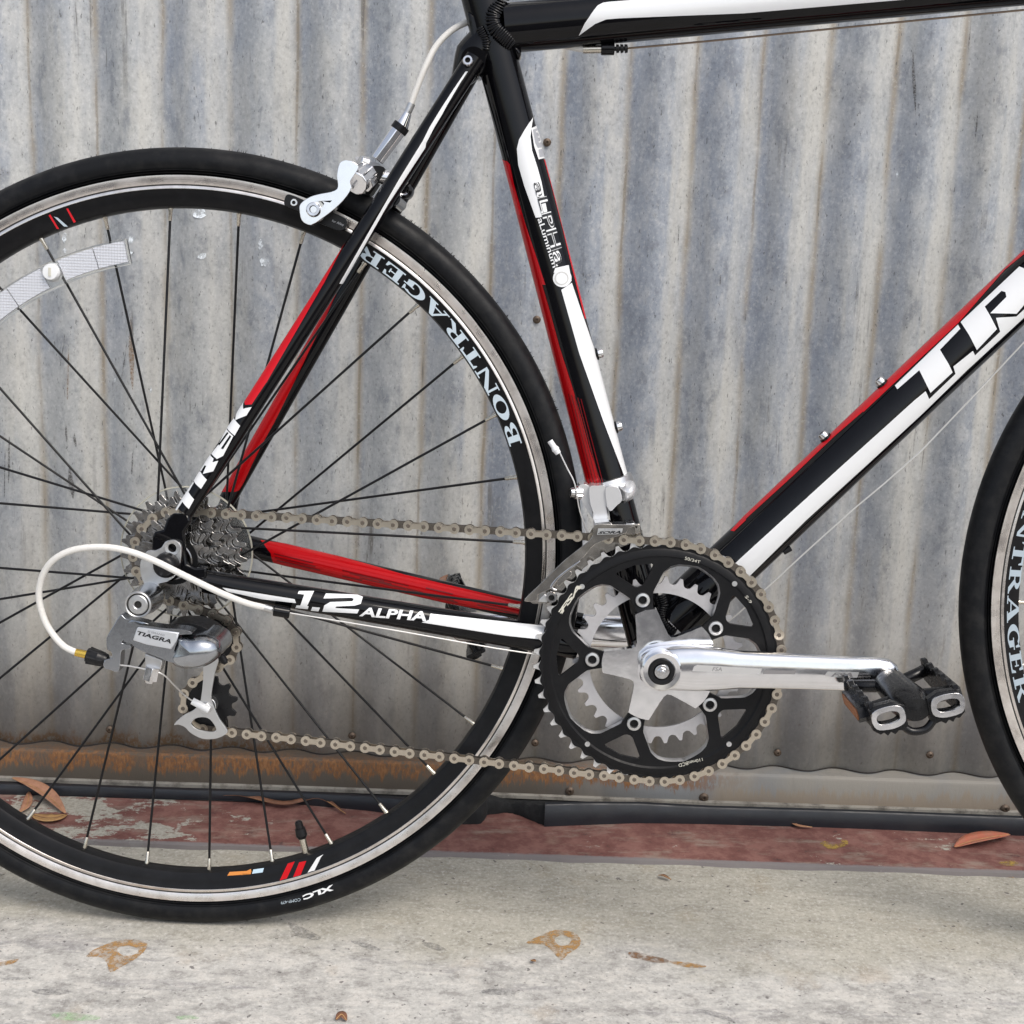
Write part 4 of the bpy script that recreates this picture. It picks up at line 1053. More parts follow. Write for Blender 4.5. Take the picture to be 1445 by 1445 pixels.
GLYPH = {
 'B': [bx(0, 0, .52, .10), bx(0, .90, .52, 1), bx(.12, .09, .38, .91), bx(.37, .47, .52, .56), arc(.50, .755, .36, .245, .13, .15, -90, 90), arc(.50, .26, .42, .26, .17, .16, -90, 90)],
 'O': [arc(.5, .5, .5, .5, .24, .40, 0, 180, 16), arc(.5, .5, .5, .5, .24, .40, 180, 360, 16)],
 'N': [bx(0, .91, .30, 1), bx(.08, 0, .16, .92), bx(0, 0, .28, .08), [(.08, .95), (.33, 1.0), (.90, .10), (.90, 0), (.76, 0)], bx(.82, .05, .90, .92), bx(.70, .91, 1, 1)],
 'T': [bx(0, .86, 1, 1), [(0, .64), (.05, .64), (.12, .87), (0, .87)], [(1, .64), (.95, .64), (.88, .87), (1, .87)], bx(.37, .08, .63, .87), bx(.24, 0, .76, .09)],
 'R': [bx(0, 0, .48, .09), bx(0, .91, .52, 1), bx(.12, .08, .36, .92), bx(.35, .45, .52, .54), arc(.50, .735, .34, .265, .12, .175, -90, 90), [(.44, .50), (.66, .50), (.94, .10), (1.0, .10), (1.0, 0), (.76, 0)]],
 'A': [bx(0, 0, .30, .08), [(.08, .07), (.17, .07), (.50, .86), (.46, 1.0)], [(.44, 1.0), (.62, 1.0), (.94, .07), (.66, .07)], bx(.58, 0, 1, .08), bx(.26, .28, .66, .37)],
 'G': [arc(.52, .5, .52, .5, .26, .40, 50, 200, 14), arc(.52, .5, .52, .5, .26, .40, 200, 320, 12), bx(.62, .10, .88, .48), bx(.52, .44, 1, .52), [(.86, .62), (.93, .62), (.93, 1.0), (.80, .88)]],
 'E': [bx(0, 0, .90, .10), bx(0, .90, .86, 1), bx(.12, .09, .38, .91), bx(.37, .46, .62, .55), [(.60, .34), (.66, .34), (.66, .67), (.60, .67)], [(.78, .66), (.86, .66), (.86, .91), (.70, .91)], [(.84, .34), (.92, .34), (.90, .09), (.74, .09)]],
}
rear, rmap = make_wheel('rear_wheel', (0, 0, HZ))
front, fmap = make_wheel('front_wheel', FRONTC, False)
# far-side mirror of the rear wheel's other graphics
def rim_px(pts): return pts
class RimSurf:
    def __init__(s, c): s.c = Vector(c)
    def hit(s, u, v, lift):
        p = P(u, v, -.010)
        for _ in range(2):
            r = math.hypot(p.x - s.c.x, p.z - s.c.z); p = P(u, v, rim_face_y(r) - lift)
        return p, Vector((0, -1, 0))
RS = RimSurf((0, 0, HZ))
Zm = lambda pts: Z(350, 995, 3.2111, pts)
decal('rim_stripe', [Zm([(180, 718), (212, 708), (170, 798), (138, 806)]), Zm([(232, 712), (264, 706), (232, 786), (198, 794)])], RS, red_paint, rear)
decal('rim_stripe', [Zm([(312, 692), (342, 676), (330, 690), (292, 768), (260, 775)])], RS, white_paint, rear)
decal('rim_sticker', [Zm([(-30, 762), (14, 742), (12, 766), (-30, 770)]), Z(0, 995, 3.2111, [(1040, 756), (1140, 750), (1136, 766), (1030, 773)])], RS, orange_m, rear)
decal('rim_sticker', [Zm([(24, 745), (72, 738), (66, 758), (18, 764)])], RS, blue_m, rear, lift=.0004)
decal('rim_mark', [Z(0, 150, 3.2111, q) for q in ([(220, 494), (228, 490), (268, 556), (258, 556)], [(300, 464), (308, 462), (344, 524), (334, 528)])], RS, red_paint, rear)
decal('rim_mark', [Z(0, 150, 3.2111, [(244, 500), (262, 505), (308, 545), (290, 545)])], RS, letter_grey, rear)
class TyreSurf:
    def hit(s, u, v, lift):
        p = P(u, v, -.0122)
        for _ in range(3):
            r = math.hypot(p.x, p.z - HZ); t = max(-1, min(1, (r - .3243) / .0120)); p = P(u, v, -.0126 * math.sqrt(1 - t * t) - lift)
        return p, Vector((0, -1, 0))
TS = TyreSurf()
text_decal('lettering', 'XLC', Zm([(385, 812), (246, 862), (252, 884), (390, 838)]), TS, letter_white, rear, bold=.05, lift=.0003, step=5)
text_decal('lettering', 'COMP-479', Zm([(237, 874), (148, 890), (150, 903), (238, 888)]), TS, letter_grey, rear, bold=.0, lift=.0003, step=5)
# valve
v0 = P(434, 1212, 0); v1 = P(421, 1160, 0); vd = (v1 - v0).normalized()
bm = bmesh.new(); add_cyl(bm, v0 - vd * .004, v0 + vd * .020, .0030, .0030, 16, mi=0); add_cyl(bm, v0 + vd * .0195, v0 + vd * .0225, .0036, .0052, 16, mi=1)
add_cyl(bm, v0 + vd * .0225, v0 + vd * .029, .0050, .0046, 16, mi=1); add_cyl(bm, v0 + vd * .029, v0 + vd * .0345, .0036, .0034, 16, mi=1); add_cyl(bm, v0 + vd * .0345, v0 + vd * .036, .0034, .002, 16, mi=1)
link('valve', to_mesh('valve', bm, 40), [nipple_m, black_plastic], rear)
# spoke reflector
bmr = bmesh.new()
def refl_outline(r0, r1, a0, a1, n=18, rc=.0):
    o = []
    for k in range(n + 1): a = a0 + (a1 - a0) * k / n; o.append((r1 * math.cos(a), HZ + r1 * math.sin(a)))
    for k in range(n, -1, -1): a = a0 + (a1 - a0) * k / n; o.append((r0 * math.cos(a), HZ + r0 * math.sin(a)))
    return o
ra0, ra1 = rad(101.3), rad(131)
refl = plate('wheel_reflector', [refl_outline(.2440, .2655, ra0, ra1)], -.0125, -.0070, clear_m, rear, bev=.001)
for a0_, a1_ in ((ra0 + rad(.5), rad(107.5)), (rad(107.7), rad(114.4)), (rad(118), rad(125)), (rad(125.2), ra1 - rad(.5))):
    plate('reflector_panel', [refl_outline(.2462, .2635, a0_, a1_)], -.0129, -.0090, reflector_m, rear)
pk = P(72, 384, -.015)
lathe('reflector_knob', [(.0001, -.0045), (.0060, -.0042), (.0068, -.0030), (.0068, .0040), (.008, .005)], Vector((pk.x, -.0135, pk.z)), letter_white, rear)
plate('knob_slot', [[(pk.x - .001, pk.z - .0035), (pk.x + .001, pk.z - .0035), (pk.x + .001, pk.z + .0035), (pk.x - .001, pk.z + .0035)]], -.0186, -.0178, letter_fsa, rear)
# quick release nut
qa = Vector((0, 0, HZ))
bm = bmesh.new(); add_lathe(bm, [(.0001, -.0865), (.0060, -.0862), (.0085, -.0845), (.0100, -.080), (.0104, -.074), (.0104, -.070)], qa, 24)
bmesh.ops.recalc_face_normals(bm, faces=bm.faces); link('skewer_nut', to_mesh('skewer_nut', bm, 40), black_plastic, rear)

# ------------------------------------------------------------------ toothed discs, cassette, cranks
def gear_loop(cx, cz, N_, rp, ph=0.0, tip=.0028, root=None, rr_=.0040):
    """sprocket outline: round gullets on the pitch circle, small teeth between them (tooth centres at ph)"""
    o = []; st = 2 * PI / N_
    for k in range(N_):
        a = ph + st * k
        for da, r in ((-.09, rp + tip), (.09, rp + tip)): o.append((cx + r * math.cos(a + da * st), cz + r * math.sin(a + da * st)))
        g = a + st / 2; gx, gz = rp * math.cos(g), rp * math.sin(g)
        for q in (78, 45, 15, -15, -45, -78):
            t = g + PI + rad(q)
            o.append((cx + gx + rr_ * math.cos(t), cz + gz + rr_ * math.sin(t)))
    return o
cassette = lathe('cassette', [(.020, -.0555), (.020, -.018), (.012, -.018), (.012, -.0555)], (0, 0, HZ), anod, bike, closed=True)
teeth = [12, 13, 14, 15, 17, 19, 21, 23, 25]
for i, t in enumerate(teeth):
    rp = .0127 / (2 * math.sin(PI / t)); y = -.0545 + i * .00395
    loops = [gear_loop(0, HZ, t, rp, ph=.37 * i, tip=.0030), circle2(0, HZ, .0185, 24)]
    if t >= 17:
        nh = 8
        for k in range(nh):
            a = 2 * PI * k / nh + .3 * i; rm = (rp + .019) / 2 - .001
            loops.append(circle2(rm * math.cos(a), HZ + rm * math.sin(a), min(.0045, (rp - .026) * .42), 12))
    plate('sprocket', loops, y - .0009, y + .0009, spr_m, cassette, bev=.0003, smooth=30)
lathe('lock_ring', [(.0085, -.0580), (.0150, -.0580), (.0158, -.0570), (.0158, -.0560), (.0085, -.0560)], (0, 0, HZ), spr_m, cassette)
lathe('spoke_protector', [(.020, -.0170), (.0545, -.0158), (.0562, -.0150), (.0562, -.0142), (.0545, -.0146), (.020, -.0158)], (0, 0, HZ), clear_m, cassette, n=72, closed=True)

lathe('protector_rim', [(.0556, -.0158), (.0566, -.0154), (.0568, -.0146), (.0560, -.0140), (.0554, -.0146)], (0, 0, HZ), mat('yellowed_plastic', (.62, .60, .50), .25, trans=.4), cassette, n=96, closed=True)
YR = -.0484
cr = BB.copy()
crank = None
def pol(r, deg): return (BB.x + r * math.cos(rad(deg)), BB.z + r * math.sin(rad(deg)))
CA = -2.2                                   # the arm's angle
BOLT = [CA + 36 + 72 * k + 1.2 for k in range(5)]
# crank arm + spider, one forging
spl = []
keys = [(0, .0475), (11, .0470), (12.5, .0440), (16, .038), (22, .0315), (29, .0268), (36, .0252)]
def spider_r(dl):
    dl = abs(dl)
    for (a, r), (b, q) in zip(keys, keys[1:]):
        if dl <= b: return r + (q - r) * (dl - a) / (b - a)
    return keys[-1][1]
for k in range(360):
    a = k; dl = min((a - bt + 180) % 360 - 180 for bt in BOLT if True) if False else min(abs((a - bt + 180) % 360 - 180) for bt in BOLT)
    r_ = spider_r(dl)
    if abs((a - CA + 180) % 360 - 180) < 36: r_ = max(r_, .0462)
    spl.append(pol(r_, a))
bm = bmesh.new(); add_plate(bm, [spl], -.0580, -.0500)
bmesh.ops.recalc_face_normals(bm, faces=bm.faces)
crank = link('crankset', to_mesh('crankset', bm, 30), polished, bike); bevel(crank, .0032, 4)
# arm: lofted rounded bar
def loft(name, secs, m, parent, n=28, p=3.2, smooth=60):
    """secs: centre (Vector), up vector, half height, half depth (along y), exponent"""
    bm = bmesh.new(); rings = []
    for c, u, h, d, p_ in secs:
        ring = []
        for k in range(n):
            t = 2 * PI * k / n; ct, st = math.cos(t), math.sin(t)
            a = math.copysign(abs(ct) ** (2 / p_), ct); b_ = math.copysign(abs(st) ** (2 / p_), st)
            ring.append(bm.verts.new(c + u * (h * b_) + Vector((0, -d * a, 0))))
        rings.append(ring)
    for A, B in zip(rings, rings[1:]):
        for k in range(n): bm.faces.new((A[k], A[(k + 1) % n], B[(k + 1) % n], B[k]))
    bm.faces.new(rings[0][::-1]); bm.faces.new(rings[-1])
    bmesh.ops.recalc_face_normals(bm, faces=bm.faces)
    return link(name, to_mesh(name, bm, smooth), m, parent)
pe = P(1241, 951, -.084)                     # pedal eye
ax = Vector((pe.x - BB.x, 0, pe.z - BB.z)); AL = ax.length; ax.normalize(); upv = Vector((-ax.z, 0, ax.x))
def arm_sec(t, h, d, y, dz=0, p=3.0): return (Vector((BB.x, y, BB.z)) + ax * (AL * t) + upv * dz, upv, h, d, p)
secs = [arm_sec(-.105, .004, .004, -.062, 0, 2.2), arm_sec(-.095, .0105, .008, -.063, 0, 2.2), arm_sec(-.06, .0150, .0095, -.0645, 0, 2.3), arm_sec(0, .0174, .0120, -.0645, 0, 2.6),
        arm_sec(.08, .0186, .0118, -.0655, .0002, 2.7), arm_sec(.16, .0190, .0112, -.0675, .0003, 2.8), arm_sec(.26, .0176, .0102, -.0705, .0006, 2.8), arm_sec(.36, .0156, .0093, -.073, .0008, 2.6), arm_sec(.50, .0147, .0087, -.076, .0008, 2.6),
        arm_sec(.65, .0143, .0080, -.079, .0006, 2.6), arm_sec(.85, .0140, .0074, -.083, .0002, 2.6), arm_sec(.97, .0142, .0072, -.085, 0, 3.0), arm_sec(1.04, .0125, .0070, -.0855, 0, 2.6), arm_sec(1.075, .0080, .0060, -.0855, 0, 2.2), arm_sec(1.085, .003, .003, -.0855, 0, 2.0)]
arm = loft('crank_arm', secs, polished, crank)
# boss and bolt
lathe('crank_boss', [(.0105, -.0750), (.0112, -.0778), (.0150, -.0782), (.0165, -.0768), (.0170, -.0740), (.0172, -.068)], BB, polished, crank)
lathe('dust_ring', [(.0062, -.0772), (.0070, -.0786), (.0100, -.0788), (.0106, -.0780), (.0106, -.0740)], BB, black_plastic, crank)
bm = bmesh.new(); add_cyl(bm, BB + Vector((0, -.074, 0)), BB + Vector((0, -.0792, 0)), .0062, .0058, 24); add_cyl(bm, BB + Vector((0, -.0790, 0)), BB + Vector((0, -.0812, 0)), .0044, .0040, 6); add_cyl(bm, BB + Vector((0, -.0810, 0)), BB + Vector((0, -.0822, 0)), .0022, .0020, 16)
bevel(link('crank_bolt', to_mesh('crank_bolt', bm, 30), chrome, crank), .0003)
# groove line and recessed logos on the arm
FA = Flat(-.0835)
class ArmSurf:
    def hit(s, u, v, lift):
        p = P(u, v, -.08); t = (p - BB).dot(ax) / AL
        for _ in range(3):
            y0 = None
            for a, b in zip(secs, secs[1:]):
                ta = (a[0] - BB).dot(ax) / AL; tb = (b[0] - BB).dot(ax) / AL
                if ta <= t <= tb:
                    k = (t - ta) / (tb - ta); y0 = (a[0].y - a[3]) * (1 - k) + (b[0].y - b[3]) * k; h = a[2] * (1 - k) + b[2] * k
                    cz = (p - BB).dot(upv); pp = 3.2; y0 += (1 - (max(0, 1 - min(1, abs(cz) / h) ** pp)) ** (1 / pp)) * .5 * (a[3] + b[3])
            if y0 is None: y0 = -.085
            p = P(u, v, y0 - lift); t = (p - BB).dot(ax) / AL
        return p, Vector((0, -1, .0))
AS = ArmSurf()
inset_m = mat('etched_aluminium', (.74, .73, .72), .42, .85)
inset_d = mat('dark_etched_aluminium', (.30, .29, .29), .5, .6)  # darker grey for the etched letters and marks
decal('etched_mark', [Z(930, 930, 7.225, [(340, 122), (355, 78), (390, 60), (1050, 98), (1030, 155), (700, 140)])], AS, inset_m, crank, lift=.0003, step=6)
decal('etched_mark', [Z(930, 930, 7.225, [(1075, 112), (1400, 118), (1385, 155), (1055, 152)])], AS, inset_d, crank, lift=.0003, step=6)
text_decal('etched_lettering', 'FSA', Z(930, 930, 7.225, [(540, 122), (640, 124), (650, 84), (556, 84)]), AS, inset_d, crank, lift=.0005, step=0)
decal('etched_mark', [Z(1000, 800, 3.2472, [(545, 480), (690, 482), (680, 508), (585, 506), (530, 500)])], AS, inset_m, crank, lift=.0003, step=6)
text_decal('etched_lettering', 'FSA', Z(1000, 800, 3.2472, [(560, 503), (660, 505), (672, 485), (580, 484)]), AS, inset_d, crank, lift=.0005, step=0, bold=.03)
# big ring
IN = [(0, .0466), (8.4, .0462), (9.2, .0590), (14, .0685), (17, .0765), (21, .0815), (25, .0838), (30, .0852), (36, .0866)]
def in_r(dl, off=0):
    for (a, r), (b, q) in zip(IN, IN[1:]):
        if dl <= b: return r + (q - r) * (dl - a) / (b - a) + off
    return IN[-1][1] + off
def win_loop(off=0, tab=True):
    o = []
    for k in range(720):
        a = k * .5; dl = min(abs((a - bt + 180) % 360 - 180) for bt in BOLT)
        o.append(pol(in_r(dl) + (off if dl > 9.2 else 0), a))
    return o
def tri_hole(bt, sc=1.0):
    o = [pol(.0655, bt)]
    pts = [pol(.0660, bt - 1.2), pol(.0672, bt - 3.2), pol(.0800, bt - 10.2), pol(.0822, bt - 11.0), pol(.0836, bt - 10.0), pol(.0846, bt), pol(.0836, bt + 10.0), pol(.0822, bt + 11.0), pol(.0800, bt + 10.2), pol(.0672, bt + 3.2), pol(.0660, bt + 1.2)]
    return pts
RP = .10114
ph_ring = -1.49785 + PI / 50
outer = []
for k in range(600):
    a = k * .6
    outer.append(pol(.0982 + .0010 * math.cos(50 * (rad(a) - ph_ring)), a))
big = plate('chainring', [outer, win_loop()] + [tri_hole(b) for b in BOLT], YR - .0020, YR + .0016, anod, crank, bev=.0004)
PH50 = math.atan2(-1, 0) + 0.0
ph_ring = -1.49785 + PI / 50
plate('chainring_teeth', [gear_loop(BB.x, BB.z, 50, RP, ph=ph_ring, tip=.0024), circle2(BB.x, BB.z, .0940, 100)], YR - .0011, YR + .0009, tooth_m, crank, bev=.0002)
# raised step and machined silver lips round the windows
bm = bmesh.new()
lathe('chainring_step', [(.0960, YR - .0019), (.0945, YR - .0029), (.0900, YR - .0032), (.0885, YR - .0020)], BB, anod, crank, n=120)
for w_ in range(5):
    mid = BOLT[w_] + 36
    A_, B_ = [], []
    for k in range(41):
        dl = -26.5 + 53 * k / 40; a = mid + dl; d2 = 36 - abs(dl); r = in_r(d2)
        A_.append((pol(r, a)[0], YR - .0021, pol(r, a)[1])); B_.append((pol(r - .0018, a)[0], YR + .0006, pol(r - .0018, a)[1]))
    bm = bmesh.new(); va = [bm.verts.new(p) for p in A_]; vb = [bm.verts.new(p) for p in B_]; vc = [bm.verts.new((p[0], YR + .0020, p[2])) for p in B_]
    for k in range(40): bm.faces.new((va[k], va[k + 1], vb[k + 1], vb[k])); bm.faces.new((vb[k], vb[k + 1], vc[k + 1], vc[k]))
    bmesh.ops.recalc_face_normals(bm, faces=bm.faces)
    link('window_lip', to_mesh('window_lip', bm, 50), satin, crank)
# inner ring, bolts
rp34 = .0127 / (2 * math.sin(PI / 34))
plate('inner_chainring', [gear_loop(BB.x, BB.z, 34, rp34, ph=.05, tip=.0024), circle2(BB.x, BB.z, .0572, 90)], YR + .0062, YR + .0085, inner_ring_m, crank, bev=.0003)
for bt in BOLT:
    x_, z_ = pol(.0550, bt)
    lathe('chainring_bolt', [(.0032, YR - .0015), (.0034, YR - .0040), (.0038, YR - .0045), (.0057, YR - .0042), (.0061, YR - .0034), (.0061, YR - .0018)], (x_, 0, z_), satin, crank, n=28)
    cyl('spacer', (x_, YR - .001, z_), (x_, YR + .009, z_), .0055, .0055, anod, crank, n=20)
for dg in (50, 137, 232, 313):
    x_, z_ = pol(.0905 if dg != 0 else .09, dg)
    cyl('chainring_rivet', (x_, YR - .0032 - .0002, z_), (x_, YR + .002, z_), .0022, .0022, satin, crank, n=16)
FL = Flat(YR - .0034)
text_decal('lettering', '50/34T', Z(900, 760, 6.568, [(434, 196), (576, 232), (582, 206), (440, 166)]), FL, letter_fsa, crank, lift=.0001, step=0)
text_decal('lettering', 'S-9', Z(900, 760, 6.568, [(990, 540), (1040, 604), (1062, 588), (1016, 524)]), FL, letter_fsa, crank, lift=.0001, step=0)
text_decal('lettering', '110mmBCD', Z(930, 930, 7.225, [(440, 1006), (196, 1068), (204, 1104), (446, 1038)]), FL, letter_fsa, crank, lift=.0001, step=0)
text_decal('lettering', 'FSA', Z(750, 760, 7.225, [(310, 772), (516, 486), (482, 452), (276, 738)]), FL, letter_fsa, crank, bold=.035, shear=.25, lift=.0001, step=0, spacing=.92)
decal('lettering', [Z(750, 760, 7.225, q) for q in ([(273, 745), (283, 752), (310, 716), (300, 708)], [(290, 758), (300, 765), (326, 728), (317, 720)])], FL, letter_fsa, crank, lift=.0003, step=0)

# ------------------------------------------------------------------ chain
Y19 = -.0545 + 5 * .00395
gp, tp = P(298, 904, Y19), P(296, 992, Y19)
gr = .0127 / (2 * math.sin(PI / 11))
circ = [((BB.x, BB.z), RP, 1, YR), ((0, HZ), .0127 / (2 * math.sin(PI / 19)), 1, Y19), ((gp.x, gp.z), gr, -1, Y19), ((tp.x, tp.z), gr, 1, Y19)]
tang = []
for i in range(4):
    (c1, r1, s1, y1), (c2, r2, s2, y2) = circ[i], circ[(i + 1) % 4]
    D = Vector((c2[0] - c1[0], c2[1] - c1[1])); d = D.length
    k = (s2 * r2 - s1 * r1) / d; an = math.atan2(D.y, D.x) + math.acos(max(-1, min(1, k)))
    nv = Vector((math.cos(an), math.sin(an)))
    # centre = p + s*n*r  ->  p = c - s*n*r
    tang.append((Vector(c1) - nv * (s1 * r1), Vector(c2) - nv * (s2 * r2)))
dense = []
for i in range(4):
    a, b = tang[i]; y1, y2 = circ[i][3], circ[(i + 1) % 4][3]
    n = max(2, int((b - a).length / .0008))
    for k in range(n): t = k / n; q = a.lerp(b, t); dense.append(Vector((q.x, y1 + (y2 - y1) * t, q.y)))
    c2, r2, s2, _ = circ[(i + 1) % 4]; nxt = tang[(i + 1) % 4][0]
    a0 = math.atan2(b.y - c2[1], b.x - c2[0]); a1 = math.atan2(nxt.y - c2[1], nxt.x - c2[0])
    if s2 > 0:
        while a1 < a0: a1 += 2 * PI
    else:
        while a1 > a0: a1 -= 2 * PI
    n = max(2, int(abs(a1 - a0) * r2 / .0008))
    for k in range(n): t = a0 + (a1 - a0) * k / n; dense.append(Vector((c2[0] + r2 * math.cos(t), y2, c2[1] + r2 * math.sin(t))))
dense.append(dense[0].copy())
cum = [0]
for p, q in zip(dense, dense[1:]): cum.append(cum[-1] + (q - p).length)
LT = cum[-1]; NL = int(round(LT / .0127)); NL += NL % 2
st_ = LT / NL
def at_len(s):
    s %= LT; lo, hi = 0, len(cum) - 1
    while hi - lo > 1:
        m_ = (lo + hi) // 2
        if cum[m_] <= s: lo = m_
        else: hi = m_
    t = (s - cum[lo]) / max(1e-9, cum[hi] - cum[lo]); return dense[lo].lerp(dense[hi], t)
# phase: a pin should fall on the photographed one at (924.4, 764.3)
tgt = P(924.4, 764.3, YR); bs = min(range(len(dense)), key=lambda i: (dense[i] - tgt).length); S_0 = cum[bs]
pins = [at_len(S_0 + st_ * k) for k in range(NL)]
def link_loop(h, w, rr_):
    o = []
    for k in range(-5, 6): a = rad(k * 26); o.append((h + rr_ * math.cos(a), rr_ * math.sin(a)))
    o.append((h * .45, w)); o.append((0, w * .93)); o.append((-h * .45, w))
    for k in range(-5, 6): a = rad(180 + k * 26); o.append((-h + rr_ * math.cos(a), rr_ * math.sin(a)))
    o.append((-h * .45, -w)); o.append((0, -w * .93)); o.append((h * .45, -w))
    return o
bm = bmesh.new(); hp = st_ / 2
for y0, y1 in ((-.0033, -.0024), (.0024, .0033)): add_plate(bm, [link_loop(hp, .0024, .0043)], y0, y1, 0)
for sx in (-hp, hp):
    add_lathe(bm, [(.0018, -.0033), (.0017, -.0036), (.0013, -.0037), (.0009, -.0037), (.0008, -.0034), (.00001, -.0034)], (sx, 0, 0), 12, mi=1)
bmesh.ops.recalc_face_normals(bm, faces=bm.faces)
om = to_mesh('outer_link', bm, 30); [om.materials.append(x) for x in (chain_m, pin_m)]
bm = bmesh.new()
for y0, y1 in ((-.0023, -.0015), (.0015, .0023)): add_plate(bm, [link_loop(hp, .0030, .0040)], y0, y1, 0)
for sx in (-hp, hp): add_cyl(bm, (sx, -.0015, 0), (sx, .0015, 0), .0038, .0038, 14, mi=0)
bmesh.ops.recalc_face_normals(bm, faces=bm.faces)
im = to_mesh('inner_link', bm, 30); im.materials.append(inner_link_m)
chain = None
bm = bmesh.new()
for p in pins: add_cyl(bm, p + Vector((0, -.0030, 0)), p + Vector((0, .0034, 0)), .0017, .0017, 8)
chain = link('chain', to_mesh('chain', bm, 40), pin_m, bike)
for k in range(NL):
    a, b = pins[k], pins[(k + 1) % NL]; m_ = (a + b) / 2; d = (b - a).normalized()
    if d.x < 0 and True: pass
    yv = Vector((0, 1, 0)); yv = (yv - d * yv.dot(d)).normalized(); zv = d.cross(yv)
    isout = (k % 2 == 1)
    o = link('outer_link' if isout else 'inner_link', om if isout else im, None, chain)
    M = Matrix((d, yv, zv)).transposed().to_4x4(); M.translation = m_ + Vector((0, random.uniform(-.0001, .0001), random.uniform(-.0002, .0002)))
    o.matrix_basis = M

# ------------------------------------------------------------------ rear derailleur
Zd = lambda pts: Z(160, 830, 6.2826, pts)
rd = plate('rear_derailleur', [smooth_loop(xz(Zd([(130, 255), (235, 275), (330, 300), (330, 345), (170, 320), (130, 420), (90, 470), (175, 490), (165, 525), (110, 530), (85, 560), (70, 720), (0, 712), (-65, 690), (-60, 620), (10, 605), (-5, 545), (-35, 530), (-45, 450), (-30, 400), (20, 320), (85, 220)]), -.094), 2)], -.100, -.088, grey_alu, bike, bev=.0016)
hang = plate('derailleur_hanger', [smooth_loop(xz(Za([(600, 515), (660, 530), (695, 570), (700, 640), (690, 740), (655, 860), (560, 940), (470, 960), (490, 1040), (490, 1090), (380, 1100), (320, 960), (285, 860), (285, 740), (350, 630), (430, 625), (500, 590), (535, 535)]), -.072), 2), circle2(*xz([(243.5, 773)], -.072)[0], .0036, 18)], -.0745, -.0705, satin, bike, bev=.0006)
lathe('hanger_rim', [(.0036, -.0748), (.0060, -.0752), (.0066, -.0742)], Vector((P(243.5, 773, -.0745).x, 0, P(243.5, 773, -.0745).z)), satin, hang, n=28)
mb = P(194.6, 853.3, -.106); mb0 = Vector((mb.x, 0, mb.z))
lathe('mount_knuckle', [(.0105, -.1045), (.0106, -.1000), (.0118, -.0860), (.0118, -.0745), (.006, -.0745)], mb0, grey_alu, rd, n=36)
lathe('mount_face', [(.0001, -.1040), (.0038, -.1040)], mb0, groove_m, rd, n=24)
lathe('mount_face', [(.0088, -.1040), (.0090, -.1062), (.0097, -.1068), (.0104, -.1060), (.0106, -.1040)], mb0, satin, rd, n=36)
lathe('mount_bolt', [(.0028, -.1045), (.0030, -.1062), (.0036, -.1068), (.0070, -.1066), (.0078, -.1058), (.0078, -.1035)], mb0, satin, rd, n=32)
lathe('mount_groove', [(.0078, -.1042), (.0089, -.1042)], mb0, groove_m, rd, n=32)
plate('outer_linkage', [smooth_loop(xz(Zd([(135, 300), (240, 318), (360, 335), (480, 350), (600, 355), (690, 375), (700, 400), (590, 408), (575, 470), (545, 560), (600, 600), (590, 650), (520, 650), (420, 610), (290, 560), (200, 515), (165, 480), (100, 465), (112, 400)]), -.104), 2)], -.107, -.092, grey_alu, rd, bev=.0022)
label_m = mat('brushed_label', (.72, .74, .77), .38, .7, noise=.05)
plate('label_plate', [xz(Zd([(215, 345), (585, 395), (560, 470), (515, 540), (300, 500), (175, 460)]), -.1072)], -.1085, -.106, label_m, rd, bev=.0008)
text_decal('lettering', 'TIAGRA', Zd([(205, 412), (508, 492), (520, 458), (215, 378)]), Flat(-.1086), letter_black, rd, bold=.03, shear=.15, lift=.0002, step=0)
text_decal('lettering', 'SHIMANO', Zd([(300, 392), (450, 426), (458, 410), (306, 372)]), Flat(-.1086), icon_grey, rd, bold=.03, lift=.0002, step=0)
kn = smooth_loop(xz(Zd([(600, 400), (700, 405), (800, 400), (880, 420), (945, 460), (972, 530), (955, 590), (880, 655), (780, 695), (660, 700), (560, 670), (520, 610), (540, 560), (575, 470)]), -.095), 3)
knuckle = plate('cage_knuckle', [kn], -.098, -.062, grey_alu, rd, bev=.003)
dome('knuckle_dome', kn, -.097, -.113, grey_alu, rd)
plate('spring_cover', [smooth_loop(xz(Zd([(480, 335), (560, 300), (680, 295), (800, 320), (900, 380), (970, 470), (960, 560), (880, 600), (700, 560), (560, 420)]), -.075), 2)], -.082, -.052, anod, rd, bev=.003)
plate('inner_linkage', [xz(Zd([(290, 565), (440, 620), (450, 640), (425, 735), (395, 750), (290, 715)]), -.094)], -.098, -.088, satin, rd, bev=.001)
cn = P(*Zd([(340, 770)])[0], -.098)
bm = bmesh.new(); add_cyl(bm, cn + Vector((.001, 0, .007)), cn + Vector((-.0015, 0, -.004)), .0062, .0066, 6); add_cyl(bm, cn + Vector((-.0015, 0, -.004)), cn + Vector((-.002, 0, -.0065)), .0045, .0035, 16)
bevel(link('cable_nut', to_mesh('cable_nut', bm, 30), chrome, rd), .0004)
bm = bmesh.new(); ls = P(*Zd([(955, 600)])[0], -.08); le = P(*Zd([(990, 655)])[0], -.08); add_cyl(bm, ls, le, .0030, .0030, 14); add_cyl(bm, le, le + (le - ls).normalized() * .0015, .0022, .0020, 14)
link('limit_screw', to_mesh('limit_screw', bm, 40), anod, rd)
